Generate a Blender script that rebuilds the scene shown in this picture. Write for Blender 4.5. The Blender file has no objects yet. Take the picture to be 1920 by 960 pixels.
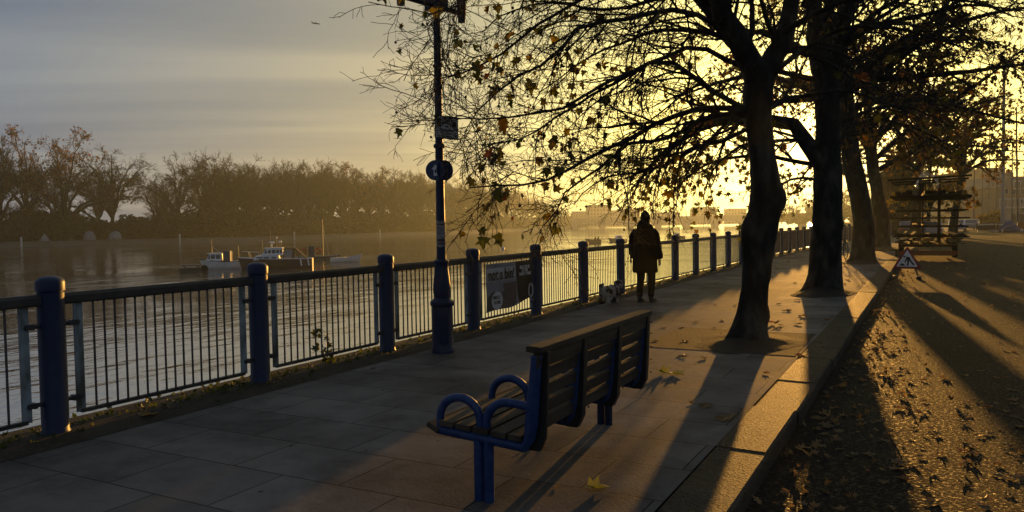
import bpy, bmesh, math, random
import numpy as np
from mathutils import Vector, Matrix, Euler, Quaternion

R = math.radians
PI = math.pi
SC = bpy.context.scene
COL = SC.collection

# ------------------------------------------------------------------ helpers
class MB:
    """collects shapes and links them as ONE mesh object"""
    def __init__(self):
        self.v = []; self.f = []; self.mi = []; self.cur = 0
    def add(self, vs, fs):
        b = len(self.v)
        self.v.extend([tuple(p) for p in vs])
        self.f.extend([tuple(i + b for i in f) for f in fs])
        self.mi.extend([self.cur] * len(fs))
        return self
    def box(self, c, s, rot=None, taper=1.0):
        x, y, z = s[0] / 2, s[1] / 2, s[2] / 2
        vs = [Vector((a * x * (taper if cc > 0 else 1), b * y * (taper if cc > 0 else 1), cc * z)) for cc in (-1, 1) for b in (-1, 1) for a in (-1, 1)]
        if rot is not None:
            m = Euler(rot).to_matrix(); vs = [m @ v for v in vs]
        c = Vector(c)
        return self.add([v + c for v in vs], [(0, 2, 3, 1), (4, 5, 7, 6), (0, 1, 5, 4), (2, 6, 7, 3), (1, 3, 7, 5), (0, 4, 6, 2)])
    def bbox(self, lo, hi):
        return self.box([(a + b) / 2 for a, b in zip(lo, hi)], [abs(b - a) for a, b in zip(lo, hi)])
    def tube(self, pts, r, sides=8, caps=True, flat=None):
        pts = [Vector(p) for p in pts]; n = len(pts)
        rs = r if isinstance(r, (list, tuple)) else [r] * n
        up = None; vs = []
        for i, p in enumerate(pts):
            t = (pts[min(i + 1, n - 1)] - pts[max(i - 1, 0)])
            t = t.normalized() if t.length > 1e-9 else Vector((0, 0, 1))
            if up is None:
                up = Vector((0, 0, 1)) if abs(t.z) < .9 else Vector((1, 0, 0))
            a = t.cross(up).normalized(); b = a.cross(t).normalized(); up = b
            for k in range(sides):
                th = 2 * PI * k / sides
                vs.append(p + a * (math.cos(th) * rs[i]) + b * (math.sin(th) * rs[i] * (flat or 1)))
        fs = []
        for i in range(n - 1):
            for k in range(sides):
                k2 = (k + 1) % sides
                fs.append((i * sides + k, i * sides + k2, (i + 1) * sides + k2, (i + 1) * sides + k))
        if caps:
            fs.append(tuple(range(sides - 1, -1, -1))); fs.append(tuple((n - 1) * sides + k for k in range(sides)))
        return self.add(vs, fs)
    def loft(self, rings, caps=True):
        m = len(rings[0]); vs = [p for r_ in rings for p in r_]; fs = []
        for i in range(len(rings) - 1):
            for k in range(m):
                k2 = (k + 1) % m
                fs.append((i * m + k, i * m + k2, (i + 1) * m + k2, (i + 1) * m + k))
        if caps:
            fs.append(tuple(range(m - 1, -1, -1))); fs.append(tuple((len(rings) - 1) * m + k for k in range(m)))
        return self.add(vs, fs)
    def lathe(self, prof, c=(0, 0, 0), sides=20):
        rings = [[(c[0] + r * math.cos(2 * PI * k / sides), c[1] + r * math.sin(2 * PI * k / sides), c[2] + z) for k in range(sides)] for r, z in prof]
        return self.loft(rings)
    def ell(self, c, s, rot=None, seg=14, rng=8):
        m = Euler(rot).to_matrix() if rot is not None else Matrix.Identity(3)
        c = Vector(c); rings = []
        for i in range(rng + 1):
            ph = -PI / 2 + PI * (i / rng) * .998 + .003
            rings.append([c + m @ Vector((s[0] * math.cos(ph) * math.cos(2 * PI * k / seg), s[1] * math.cos(ph) * math.sin(2 * PI * k / seg), s[2] * math.sin(ph))) for k in range(seg)])
        return self.loft(rings)
    def prism(self, poly, o, ux, uy, un, d):
        """polygon (2-D) placed at o with axes ux, uy, extruded d along un (both sides closed)"""
        o, ux, uy, un = Vector(o), Vector(ux), Vector(uy), Vector(un); n = len(poly)
        a = [o + ux * p[0] + uy * p[1] for p in poly]; b = [p + un * d for p in a]
        fs = [tuple(range(n - 1, -1, -1)), tuple(range(n, 2 * n))] + [(k, (k + 1) % n, n + (k + 1) % n, n + k) for k in range(n)]
        return self.add(a + b, fs)
    def build(self, name, mats, parent=None, smooth=False, loc=None, bevel=0):
        me = bpy.data.meshes.new(name)
        me.from_pydata(self.v, [], self.f); me.validate(clean_customdata=False)
        return finish(me, name, mats, parent, smooth, loc, bevel, self.mi)

def finish(me, name, mats, parent=None, smooth=False, loc=None, bevel=0, mi=None):
    for m in (mats if isinstance(mats, (list, tuple)) else [mats]):
        me.materials.append(m)
    if mi is not None and any(mi) and len(mi) == len(me.polygons):
        me.polygons.foreach_set('material_index', mi)
    bm = bmesh.new(); bm.from_mesh(me); bmesh.ops.recalc_face_normals(bm, faces=bm.faces)
    if bevel:
        es = [e for e in bm.edges if len(e.link_faces) == 2 and e.calc_face_angle(0) > .6]
        bmesh.ops.bevel(bm, geom=es, offset=bevel, segments=2, affect='EDGES', profile=.6)
    bm.to_mesh(me); bm.free()
    if smooth:
        me.polygons.foreach_set('use_smooth', [True] * len(me.polygons))
        if smooth != 'all':
            try: me.set_sharp_from_angle(angle=R(40))
            except Exception: pass
    o = bpy.data.objects.new(name, me); COL.objects.link(o)
    if loc is not None: o.location = loc
    if parent is not None: o.parent = parent
    return o

def np_mesh(name, V, F, mat, parent=None, smooth=True, attr=None):
    """V (n,3), F (m,k) numpy; fast path for tens of thousands of faces"""
    me = bpy.data.meshes.new(name)
    n, (m, k) = len(V), F.shape
    me.vertices.add(n); me.vertices.foreach_set('co', np.ascontiguousarray(V, np.float32).ravel())
    me.loops.add(m * k); me.loops.foreach_set('vertex_index', np.ascontiguousarray(F, np.int32).ravel())
    me.polygons.add(m); me.polygons.foreach_set('loop_start', np.arange(0, m * k, k, dtype=np.int32))
    try: me.polygons.foreach_set('loop_total', np.full(m, k, np.int32))
    except Exception: pass
    me.update(calc_edges=True); me.validate()
    if smooth: me.polygons.foreach_set('use_smooth', np.ones(m, bool))
    if attr is not None:
        a = me.attributes.new('tint', 'FLOAT', 'POINT'); a.data.foreach_set('value', np.ascontiguousarray(attr, np.float32))
    for mm in (mat if isinstance(mat, (list, tuple)) else [mat]): me.materials.append(mm)
    o = bpy.data.objects.new(name, me); COL.objects.link(o)
    if parent is not None: o.parent = parent
    return o

def tag(o, label=None, cat=None, group=None, kind=None):
    if label: o['label'] = label
    if cat: o['category'] = cat
    if group: o['group'] = group
    if kind: o['kind'] = kind
    return o

def empty(name, loc=(0, 0, 0), rz=0, label=None, cat=None, group=None):
    o = bpy.data.objects.new(name, None); COL.objects.link(o)
    o.location = loc; o.rotation_euler = (0, 0, rz); o.empty_display_size = .1
    return tag(o, label, cat, group)

def copy_tree(o, parent=None):
    c = o.copy(); COL.objects.link(c); c.parent = parent
    for ch in list(o.children): copy_tree(ch, c)
    return c

def text_mesh(name, txt, mat, size, M, parent=None, align='CENTER', bold=0.0, extrude=.001, sx=1.0):
    cu = bpy.data.curves.new(name, 'FONT'); cu.body = txt; cu.size = size; cu.align_x = align; cu.align_y = 'CENTER'
    cu.extrude = extrude; cu.offset = bold; cu.resolution_u = 3
    tmp = bpy.data.objects.new(name + '_tmp', cu); COL.objects.link(tmp)
    bpy.context.view_layer.update()
    me = bpy.data.meshes.new_from_object(tmp.evaluated_get(bpy.context.evaluated_depsgraph_get()))
    bpy.data.objects.remove(tmp); bpy.data.curves.remove(cu)
    me.transform(Matrix.Diagonal((sx, 1, 1, 1))); me.transform(M)
    me.materials.clear(); me.materials.append(mat); me.name = name
    o = bpy.data.objects.new(name, me); COL.objects.link(o)
    if parent is not None: o.parent = parent
    return o

def baked(o, mods):
    """apply modifiers (list of (type, dict)) and keep the plain mesh"""
    for t, d in mods:
        m = o.modifiers.new(t, t)
        for k, v in d.items(): setattr(m, k, v)
    bpy.context.view_layer.update()
    me = bpy.data.meshes.new_from_object(o.evaluated_get(bpy.context.evaluated_depsgraph_get()))
    o.modifiers.clear(); old = o.data; o.data = me; me.name = old.name
    return o

# ------------------------------------------------------------------ materials
def mat(name, col, rough=.6, spec=.5, metal=0.0, noise=None, bump=None, coat=0, trans=None):
    """noise=(scale, colour2, amount[, stretch]); bump=(scale, strength, distance)"""
    m = bpy.data.materials.new(name); m.use_nodes = True
    nt = m.node_tree; N = nt.nodes; L = nt.links
    b = N['Principled BSDF']
    b.inputs['Base Color'].default_value = (*col, 1); b.inputs['Roughness'].default_value = rough
    b.inputs['Specular IOR Level'].default_value = spec; b.inputs['Metallic'].default_value = metal
    b.inputs['Coat Weight'].default_value = coat
    tc = N.new('ShaderNodeTexCoord')
    if noise:
        mp = N.new('ShaderNodeMapping'); L.new(tc.outputs['Object'], mp.inputs[0])
        if len(noise) > 3: mp.inputs['Scale'].default_value = noise[3]
        t = N.new('ShaderNodeTexNoise'); t.inputs['Scale'].default_value = noise[0]; t.inputs['Detail'].default_value = 6; t.inputs['Roughness'].default_value = .65
        L.new(mp.outputs[0], t.inputs[0])
        r = N.new('ShaderNodeValToRGB'); r.color_ramp.elements[0].position = .5 - .22 * noise[2]; r.color_ramp.elements[1].position = .5 + .25 * noise[2]
        r.color_ramp.elements[0].color = (*col, 1); r.color_ramp.elements[1].color = (*noise[1], 1)
        L.new(t.outputs[0], r.inputs[0]); L.new(r.outputs[0], b.inputs['Base Color'])
    if bump:
        t2 = N.new('ShaderNodeTexNoise'); t2.inputs['Scale'].default_value = bump[0]; t2.inputs['Detail'].default_value = 5
        L.new(tc.outputs['Object'], t2.inputs[0])
        bp = N.new('ShaderNodeBump'); bp.inputs['Strength'].default_value = bump[1]; bp.inputs['Distance'].default_value = bump[2]
        L.new(t2.outputs[0], bp.inputs['Height']); L.new(bp.outputs[0], b.inputs['Normal'])
    return m

def ramp(N, stops):
    r = N.new('ShaderNodeValToRGB'); e = r.color_ramp.elements
    while len(e) < len(stops): e.new(.5)
    for el, (p, c) in zip(e, stops): el.position = p; el.color = (*c, 1) if len(c) == 3 else c
    return r

# ------------------------------------------------------------------ camera (stands in the road, looking down river)
CAMH = 1.61
YAW, PITCH, ROLL = 0.49491, 0.04059, -0.01588
FPX = 1443.0
def cam_axes():
    f = Vector((-math.sin(YAW) * math.cos(PITCH), math.cos(YAW) * math.cos(PITCH), -math.sin(PITCH)))
    r = Vector((math.cos(YAW), math.sin(YAW), 0)); u = r.cross(f)
    c, s = math.cos(ROLL), math.sin(ROLL)
    return c * r + s * u, -s * r + c * u, f
CR, CU, CF = cam_axes()
EYE = Vector((0, 0, CAMH))
def at(px, py, depth):
    """the point of the place that the photograph shows at a pixel, at a depth in metres"""
    return EYE + (CF + CR * ((px - 960) / FPX) + CU * ((480 - py) / FPX)) * depth
def on_z(px, py, z=0.0):
    d = CF + CR * ((px - 960) / FPX) + CU * ((480 - py) / FPX)
    return EYE + d * ((z - CAMH) / d.z)
cam = bpy.data.cameras.new('camera'); camo = bpy.data.objects.new('camera', cam); COL.objects.link(camo)
cam.sensor_width = 36; cam.lens = 36 * FPX / 1920; cam.clip_start = .05; cam.clip_end = 6000
camo.matrix_world = Matrix(((CR.x, CU.x, -CF.x, 0), (CR.y, CU.y, -CF.y, 0), (CR.z, CU.z, -CF.z, CAMH), (0, 0, 0, 1)))
SC.camera = camo
SC.view_settings.view_transform = 'Standard'; SC.view_settings.look = 'None'; SC.view_settings.gamma = 1
SC.view_settings.use_curve_mapping = False
SC.view_settings.exposure = 0.7
SC.render.engine = 'CYCLES'
cy = SC.cycles
cy.use_denoising = True
try: cy.denoiser = 'OPENIMAGEDENOISE'; cy.denoising_input_passes = 'RGB_ALBEDO_NORMAL'; cy.denoising_prefilter = 'ACCURATE'
except Exception: pass
cy.max_bounces = 6; cy.diffuse_bounces = 2; cy.glossy_bounces = 3; cy.transmission_bounces = 4; cy.transparent_max_bounces = 8; cy.volume_bounces = 0
cy.caustics_reflective = False; cy.caustics_refractive = False
cy.sample_clamp_indirect = 4
SC.render.use_persistent_data = False

# ------------------------------------------------------------------ light
SUN_AZ, SUN_EL = -7.0, 3.9          # degrees from +Y (towards +X positive), above the horizon
S = Vector((math.sin(R(SUN_AZ)) * math.cos(R(SUN_EL)), math.cos(R(SUN_AZ)) * math.cos(R(SUN_EL)), math.sin(R(SUN_EL))))
sl = bpy.data.lights.new('sun', 'SUN'); sl.energy = 3.4; sl.angle = R(.6); sl.color = (1.0, .48, .10)
so = bpy.data.objects.new('sun', sl); COL.objects.link(so)
so.rotation_euler = (-S).to_track_quat('-Z', 'Y').to_euler(); so.location = (0, 0, 60)

def make_world():
    w = bpy.data.worlds.new('World'); SC.world = w; w.use_nodes = True
    nt = w.node_tree; N, L = nt.nodes, nt.links
    bg = N['Background']
    sky = N.new('ShaderNodeTexSky'); sky.sky_type = 'NISHITA'; sky.sun_disc = False
    sky.sun_elevation = R(SUN_EL); sky.sun_rotation = R(SUN_AZ); sky.altitude = 0; sky.air_density = 1.0; sky.dust_density = 4.0; sky.ozone_density = 1.2
    tc = N.new('ShaderNodeTexCoord')
    # thin streaky cloud: direction projected on a flat layer
    sep = N.new('ShaderNodeSeparateXYZ'); L.new(tc.outputs['Generated'], sep.inputs[0])
    zz = N.new('ShaderNodeMath'); zz.operation = 'MAXIMUM'; L.new(sep.outputs[2], zz.inputs[0]); zz.inputs[1].default_value = 0
    za = N.new('ShaderNodeMath'); za.operation = 'ADD'; L.new(zz.outputs[0], za.inputs[0]); za.inputs[1].default_value = .09
    dx = N.new('ShaderNodeMath'); dx.operation = 'DIVIDE'; L.new(sep.outputs[0], dx.inputs[0]); L.new(za.outputs[0], dx.inputs[1])
    dy = N.new('ShaderNodeMath'); dy.operation = 'DIVIDE'; L.new(sep.outputs[1], dy.inputs[0]); L.new(za.outputs[0], dy.inputs[1])
    cb = N.new('ShaderNodeCombineXYZ'); L.new(dx.outputs[0], cb.inputs[0]); L.new(dy.outputs[0], cb.inputs[1])
    mp = N.new('ShaderNodeMapping'); mp.vector_type = 'TEXTURE'; mp.inputs['Rotation'].default_value = (0, 0, R(34)); mp.inputs['Scale'].default_value = (4.2, .95, 1); mp.inputs['Location'].default_value = (3.1, .7, 0)
    L.new(cb.outputs[0], mp.inputs[0])
    n1 = N.new('ShaderNodeTexNoise'); n1.inputs['Scale'].default_value = .95; n1.inputs['Detail'].default_value = 7; n1.inputs['Roughness'].default_value = .52; n1.inputs['Distortion'].default_value = .35
    L.new(mp.outputs[0], n1.inputs[0])
    cr = ramp(N, [(.40, (0, 0, 0)), (.60, (1, 1, 1))]); L.new(n1.outputs[0], cr.inputs[0])
    # closeness to the sun
    dot = N.new('ShaderNodeVectorMath'); dot.operation = 'DOT_PRODUCT'; L.new(tc.outputs['Generated'], dot.inputs[0]); dot.inputs[1].default_value = S
    return dict(w=w, N=N, L=L, bg=bg, sky=sky, cloud=cr, dot=dot, sep=sep)
W = make_world()
def sky_nodes():
    N, L = W['N'], W['L']
    # high thin cloud veil: bluish grey away from the sun, honey yellow towards it
    veil = ramp(N, [(.0, (.88, .98, 1.16)), (.42, (.70, .82, 1.02)), (.74, (.92, 1.12, 1.46)), (.80, (1.2, 1.36, 1.55)), (.88, (1.9, 1.80, 1.48)), (.932, (2.6, 2.28, 1.45)), (.96, (4.2, 3.7, 1.8)), (.98, (7.8, 6.7, 2.3)), (.994, (15.0, 12.2, 3.2)), (1.0, (24.0, 19.0, 7.0))])
    mr = N.new('ShaderNodeMapRange'); mr.inputs['From Min'].default_value = -1; mr.inputs['From Max'].default_value = 1
    L.new(W['dot'].outputs['Value'], mr.inputs['Value']); L.new(mr.outputs[0], veil.inputs[0])
    dk = N.new('ShaderNodeMixRGB'); dk.blend_type = 'MULTIPLY'; L.new(W['cloud'].outputs[0], dk.inputs[0])
    L.new(veil.outputs[0], dk.inputs[1]); dk.inputs[2].default_value = (.62, .68, .80, 1)
    mx = N.new('ShaderNodeMixRGB'); mx.inputs[0].default_value = .88
    L.new(W['sky'].outputs[0], mx.inputs[1]); L.new(dk.outputs[0], mx.inputs[2])
    L.new(mx.outputs[0], W['bg'].inputs[0]); W['bg'].inputs[1].default_value = .125
sky_nodes()
# ------------------------------------------------------------------ the lie of the place
FX, FY0, FS = -6.07, 3.588, 2.1335          # railing line, first post, post spacing
WATER_Z = -2.4
def cx(y):
    """how far the embankment bends to the right of a straight line"""
    if y < 30: return 0.0
    if y < 70: return .0011 * (y - 30) ** 2
    if y < 115: return 1.76 + .088 * (y - 70)
    a = min(1, (y - 115) / 445); return 5.72 + (-44 - 5.72) * (a * a * (3 - 2 * a)) if y < 560 else -44.0
YS = [-40, -20, -10, 0, 5, 10, 15, 20, 25] + list(range(30, 120, 4)) + list(range(120, 600, 30)) + [700, 1000, 2500]

def strip(name, xl, xr, zl, mats, kind='structure', y0=-40, y1=2500, extra=None, parent=None):
    """sheet along the embankment between offsets xl and xr (list of (x, z) profile)"""
    prof = zl
    ys = [y for y in YS if y0 <= y <= y1]
    if y0 not in ys: ys = [y0] + ys
    if y1 not in ys: ys = ys + [y1]
    mb = MB(); vs = [(px + cx(y), y, pz) for y in ys for px, pz in prof]; k = len(prof); fs = []
    for i in range(len(ys) - 1):
        for j in range(k - 1):
            fs.append((i * k + j, i * k + j + 1, (i + 1) * k + j + 1, (i + 1) * k + j))
    mb.add(vs, fs); o = mb.build(name, mats, parent)
    if kind: o['kind'] = kind
    return o

# ---- materials of the ground
def paving_mat():
    m = bpy.data.materials.new('paving_stone'); m.use_nodes = True; nt = m.node_tree; N, L = nt.nodes, nt.links; b = N['Principled BSDF']
    tc = N.new('ShaderNodeTexCoord')
    wob = N.new('ShaderNodeTexNoise'); wob.inputs['Scale'].default_value = 1.3; L.new(tc.outputs['Object'], wob.inputs[0])
    ws = N.new('ShaderNodeVectorMath'); ws.operation = 'MULTIPLY_ADD'; L.new(wob.outputs['Color'], ws.inputs[0]); ws.inputs[1].default_value = (.02, .02, 0); L.new(tc.outputs['Object'], ws.inputs[2])
    br = N.new('ShaderNodeTexBrick'); L.new(ws.outputs[0], br.inputs['Vector']); br.inputs['Scale'].default_value = 1
    br.inputs['Brick Width'].default_value = .92; br.inputs['Row Height'].default_value = .61; br.inputs['Mortar Size'].default_value = .005; br.inputs['Mortar Smooth'].default_value = .3
    br.inputs['Color1'].default_value = (.125, .120, .113, 1); br.inputs['Color2'].default_value = (.185, .175, .163, 1); br.inputs['Mortar'].default_value = (.035, .032, .028, 1); br.offset = .5; br.inputs['Bias'].default_value = -.1
    n = N.new('ShaderNodeTexNoise'); n.inputs['Scale'].default_value = 1.1; n.inputs['Detail'].default_value = 8; n.inputs['Roughness'].default_value = .7; L.new(tc.outputs['Object'], n.inputs[0])
    st = ramp(N, [(.3, (.45, .44, .43)), (.5, (.95, .94, .93)), (.7, (1.25, 1.22, 1.18))]); L.new(n.outputs[0], st.inputs[0])
    mu = N.new('ShaderNodeMixRGB'); mu.blend_type = 'MULTIPLY'; mu.inputs[0].default_value = 1; L.new(br.outputs['Color'], mu.inputs[1]); L.new(st.outputs[0], mu.inputs[2])
    # trodden-in gum and drip stains
    vo = N.new('ShaderNodeTexVoronoi'); vo.inputs['Scale'].default_value = 2.6; L.new(tc.outputs['Object'], vo.inputs['Vector'])
    gs = ramp(N, [(.030, (.35, .34, .33)), (.055, (1, 1, 1))]); L.new(vo.outputs['Distance'], gs.inputs[0])
    sn = N.new('ShaderNodeTexNoise'); sn.inputs['Scale'].default_value = .38; sn.inputs['Detail'].default_value = 5; sn.inputs['Distortion'].default_value = 1.2; L.new(tc.outputs['Object'], sn.inputs[0])
    sr = ramp(N, [(.42, (.62, .61, .60)), (.52, (1, 1, 1))]); L.new(sn.outputs[0], sr.inputs[0])
    m2 = N.new('ShaderNodeMixRGB'); m2.blend_type = 'MULTIPLY'; m2.inputs[0].default_value = 1; L.new(mu.outputs[0], m2.inputs[1]); L.new(gs.outputs[0], m2.inputs[2])
    m3 = N.new('ShaderNodeMixRGB'); m3.blend_type = 'MULTIPLY'; m3.inputs[0].default_value = .8; L.new(m2.outputs[0], m3.inputs[1]); L.new(sr.outputs[0], m3.inputs[2])
    L.new(m3.outputs[0], b.inputs['Base Color'])
    g = N.new('ShaderNodeTexNoise'); g.inputs['Scale'].default_value = 38; g.inputs['Detail'].default_value = 6; g.inputs['Roughness'].default_value = .7; L.new(tc.outputs['Object'], g.inputs[0])
    b1 = N.new('ShaderNodeBump'); b1.inputs['Strength'].default_value = .8; b1.inputs['Distance'].default_value = .006; L.new(g.outputs[0], b1.inputs['Height'])
    # slight dishing and tilt of single slabs
    b2 = N.new('ShaderNodeBump'); b2.inputs['Strength'].default_value = .5; b2.inputs['Distance'].default_value = .02; L.new(n.outputs[0], b2.inputs['Height']); L.new(b1.outputs[0], b2.inputs['Normal'])
    b3 = N.new('ShaderNodeBump'); b3.invert = True; b3.inputs['Strength'].default_value = .9; b3.inputs['Distance'].default_value = .006; L.new(br.outputs['Fac'], b3.inputs['Height']); L.new(b2.outputs[0], b3.inputs['Normal'])
    L.new(b3.outputs[0], b.inputs['Normal'])
    rr = N.new('ShaderNodeMapRange'); L.new(n.outputs[0], rr.inputs[0]); rr.inputs['To Min'].default_value = .7; rr.inputs['To Max'].default_value = .9; L.new(rr.outputs[0], b.inputs['Roughness'])
    b.inputs['Specular IOR Level'].default_value = .035
    return m

def grain_mat(name, c1, c2, big, fine, rough, dist, strength=.7, spec=.45, pebble=None, glint=False):
    m = bpy.data.materials.new(name); m.use_nodes = True; nt = m.node_tree; N, L = nt.nodes, nt.links; b = N['Principled BSDF']
    tc = N.new('ShaderNodeTexCoord')
    n = N.new('ShaderNodeTexNoise'); n.inputs['Scale'].default_value = big; n.inputs['Detail'].default_value = 8; n.inputs['Roughness'].default_value = .7; L.new(tc.outputs['Object'], n.inputs[0])
    g = N.new('ShaderNodeTexNoise'); g.inputs['Scale'].default_value = fine; g.inputs['Detail'].default_value = 4; g.inputs['Roughness'].default_value = .75; L.new(tc.outputs['Object'], g.inputs[0])
    ad = N.new('ShaderNodeMath'); ad.operation = 'MULTIPLY_ADD'; L.new(g.outputs[0], ad.inputs[0]); ad.inputs[1].default_value = .5; 
    hf = N.new('ShaderNodeMath'); hf.operation = 'MULTIPLY'; hf.inputs[1].default_value = .5; L.new(n.outputs[0], hf.inputs[0]); L.new(hf.outputs[0], ad.inputs[2])
    r = ramp(N, [(.36, c1), (.64, c2)]); L.new(ad.outputs[0], r.inputs[0]); L.new(r.outputs[0], b.inputs['Base Color'])
    b1 = N.new('ShaderNodeBump'); b1.inputs['Strength'].default_value = strength; b1.inputs['Distance'].default_value = dist; L.new(g.outputs[0], b1.inputs['Height'])
    last = b1
    if pebble:
        v = N.new('ShaderNodeTexVoronoi'); v.inputs['Scale'].default_value = pebble; L.new(tc.outputs['Object'], v.inputs['Vector'])
        b2 = N.new('ShaderNodeBump'); b2.invert = True; b2.inputs['Strength'].default_value = .6; b2.inputs['Distance'].default_value = dist * 1.2; L.new(v.outputs['Distance'], b2.inputs['Height']); L.new(b1.outputs[0], b2.inputs['Normal']); last = b2
    b3 = N.new('ShaderNodeBump'); b3.inputs['Strength'].default_value = .4; b3.inputs['Distance'].default_value = .03; L.new(n.outputs[0], b3.inputs['Height']); L.new(last.outputs[0], b3.inputs['Normal'])
    L.new(b3.outputs[0], b.inputs['Normal'])
    b.inputs['Roughness'].default_value = rough; b.inputs['Specular IOR Level'].default_value = spec
    if glint:                                                # damp, polished stones among dull grit
        gl = N.new('ShaderNodeTexNoise'); gl.inputs['Scale'].default_value = fine * .6; gl.inputs['Detail'].default_value = 3; L.new(tc.outputs['Object'], gl.inputs[0])
        gr = ramp(N, [(.50, (.9, .9, .9)), (.66, (.50, .50, .50))]); L.new(gl.outputs[0], gr.inputs[0]); L.new(gr.outputs[0], b.inputs['Roughness'])
    return m

M = {}
M['paving'] = paving_mat()
M['road'] = grain_mat('worn_asphalt', (.006, .0058, .0055), (.026, .0245, .022), .5, 60, .75, .014, 1.0, .075, 52, glint=True)
M['kerb'] = grain_mat('granite_kerb', (.045, .043, .040), (.115, .108, .098), 2.5, 40, .66, .055, 1.0, .065, 52)
M['verge'] = grain_mat('mossy_grit', (.025, .022, .016), (.075, .066, .045), 2.2, 40, .9, .02, 1.0, .2)
M['soil'] = grain_mat('bare_soil', (.025, .019, .013), (.06, .046, .032), 3.5, 30, .9, .03, 1.0, .2)
M['joint'] = mat('dark_joint_grit', (.02, .018, .015), .9)  # even dark grit colour for the joint round the tree pit
M['earth'] = grain_mat('park_ground', (.05, .05, .03), (.10, .09, .055), .08, 1.5, .95, .1, .5, .1)
M['bank'] = grain_mat('stone_bank', (.07, .063, .05), (.14, .125, .10), .12, .9, .85, .1, .6, .2)

def water_mat():
    m = bpy.data.materials.new('river_water'); m.use_nodes = True; nt = m.node_tree; N, L = nt.nodes, nt.links; b = N['Principled BSDF']
    b.inputs['Base Color'].default_value = (.09, .082, .066, 1); b.inputs['Roughness'].default_value = .06; b.inputs['IOR'].default_value = 8.0; b.inputs['Specular IOR Level'].default_value = .5
    tc = N.new('ShaderNodeTexCoord')
    def nz(scale, sx, sy, rot, detail):
        mp = N.new('ShaderNodeMapping'); mp.inputs['Scale'].default_value = (sx, sy, 1); mp.inputs['Rotation'].default_value = (0, 0, R(rot)); L.new(tc.outputs['Object'], mp.inputs[0])
        t = N.new('ShaderNodeTexNoise'); t.inputs['Scale'].default_value = scale; t.inputs['Detail'].default_value = detail; t.inputs['Roughness'].default_value = .5; L.new(mp.outputs[0], t.inputs[0]); return t
    a = nz(.5, 1.0, .42, 62, 3); c = nz(2.2, 1.0, .5, 40, 3)
    patch = nz(.05, 1, 1, 10, 2)
    pr = ramp(N, [(.38, (.15, .15, .15)), (.62, (1, 1, 1))]); L.new(patch.outputs[0], pr.inputs[0])
    ma = N.new('ShaderNodeMath'); ma.operation = 'MULTIPLY_ADD'; L.new(c.outputs[0], ma.inputs[0]); ma.inputs[1].default_value = .22; L.new(a.outputs[0], ma.inputs[2])
    ml = N.new('ShaderNodeMath'); ml.operation = 'MULTIPLY'; L.new(ma.outputs[0], ml.inputs[0]); L.new(pr.outputs[0], ml.inputs[1])
    bp = N.new('ShaderNodeBump'); bp.inputs['Strength'].default_value = .5; bp.inputs['Distance'].default_value = .24; L.new(ml.outputs[0], bp.inputs['Height']); L.new(bp.outputs[0], b.inputs['Normal'])
    return m
M['water'] = water_mat()

# ---- river, banks, ground, road, kerb, pavement
def poly_sheet(name, pts, z, m):
    return MB().add([(x, y, z) for x, y in pts], [tuple(range(len(pts)))]).build(name, m)
tag(poly_sheet('river_water', [(-900, -300), (40, -300), (40, 2500), (-900, 2500)], WATER_Z, M['water']), kind='structure')
strip('pavement', 0, 0, [(-6.54, -4.5), (-6.50, -.004), (-5.72, 0), (-1.33, 0)], M['paving'], y1=700)
strip('verge', 0, 0, [(-6.50, .006), (-6.30, .016), (-6.0, .034), (-5.80, .022), (-5.70, .004)], M['verge'], y1=115)
strip('road', 0, 0, [(-.96, -.125), (2.5, -.085), (6.2, -.10), (60, -.10)], M['road'], y1=700)
strip('ground', 0, 0, [(-5.9, -.5), (700, -.5)], M['earth'])
# granite kerb: single stones with open joints
def kerb():
    mb = MB(); rng = random.Random(4); y = -6.0
    while y < 112:
        ln = rng.uniform(1.0, 1.5); a, b = y + .007, y + ln - .007; dz = rng.uniform(-.006, .006); dxo = rng.uniform(-.008, .008)
        for u, v in ((a, b),):
            xa, xb = cx(u) + dxo, cx(v) + dxo; c = .012
            ring = lambda yy, xo: [(-1.32 + xo, yy, -.3), (-1.32 + xo, yy, .004 + dz), (-1.305 + xo, yy, .010 + dz), (-.975 + xo, yy, .004 + dz), (-.955 + xo, yy, -.014 + dz), (-.95 + xo, yy, -.3)]
            mb.loft([ring(u, xa), ring(v, xb)])
        y += ln
    o = mb.build('kerb', M['kerb']); o['kind'] = 'structure'
kerb()
FAR = [(-420, -150), (-300, -20), (-222, 112), (-190, 173), (-190, 230), (-193, 305), (-215, 400), (-253, 543), (-290, 800), (-300, 2500)]
def far_bank():
    mb = MB(); prof = [(0, WATER_Z - .8), (-4.5, -1.15), (-5.2, -.98), (-30, -.8), (-700, -.5)]
    vs = [(x + dx, y, z) for x, y in FAR for dx, z in prof]; k = len(prof)
    fs = [(i * k + j, i * k + j + 1, (i + 1) * k + j + 1, (i + 1) * k + j) for i in range(len(FAR) - 1) for j in range(k - 1)]
    mb.add(vs, fs); mb.mi = [0 if (i % (k - 1)) < 2 else 1 for i in range(len(fs))]
    o = mb.build('far_bank', [M['bank'], M['earth']]); o['kind'] = 'structure'
far_bank()
def far_edge(y):
    for (x0, y0), (x1, y1) in zip(FAR, FAR[1:]):
        if y0 <= y <= y1: return x0 + (x1 - x0) * (y - y0) / (y1 - y0)
    return -300

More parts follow.
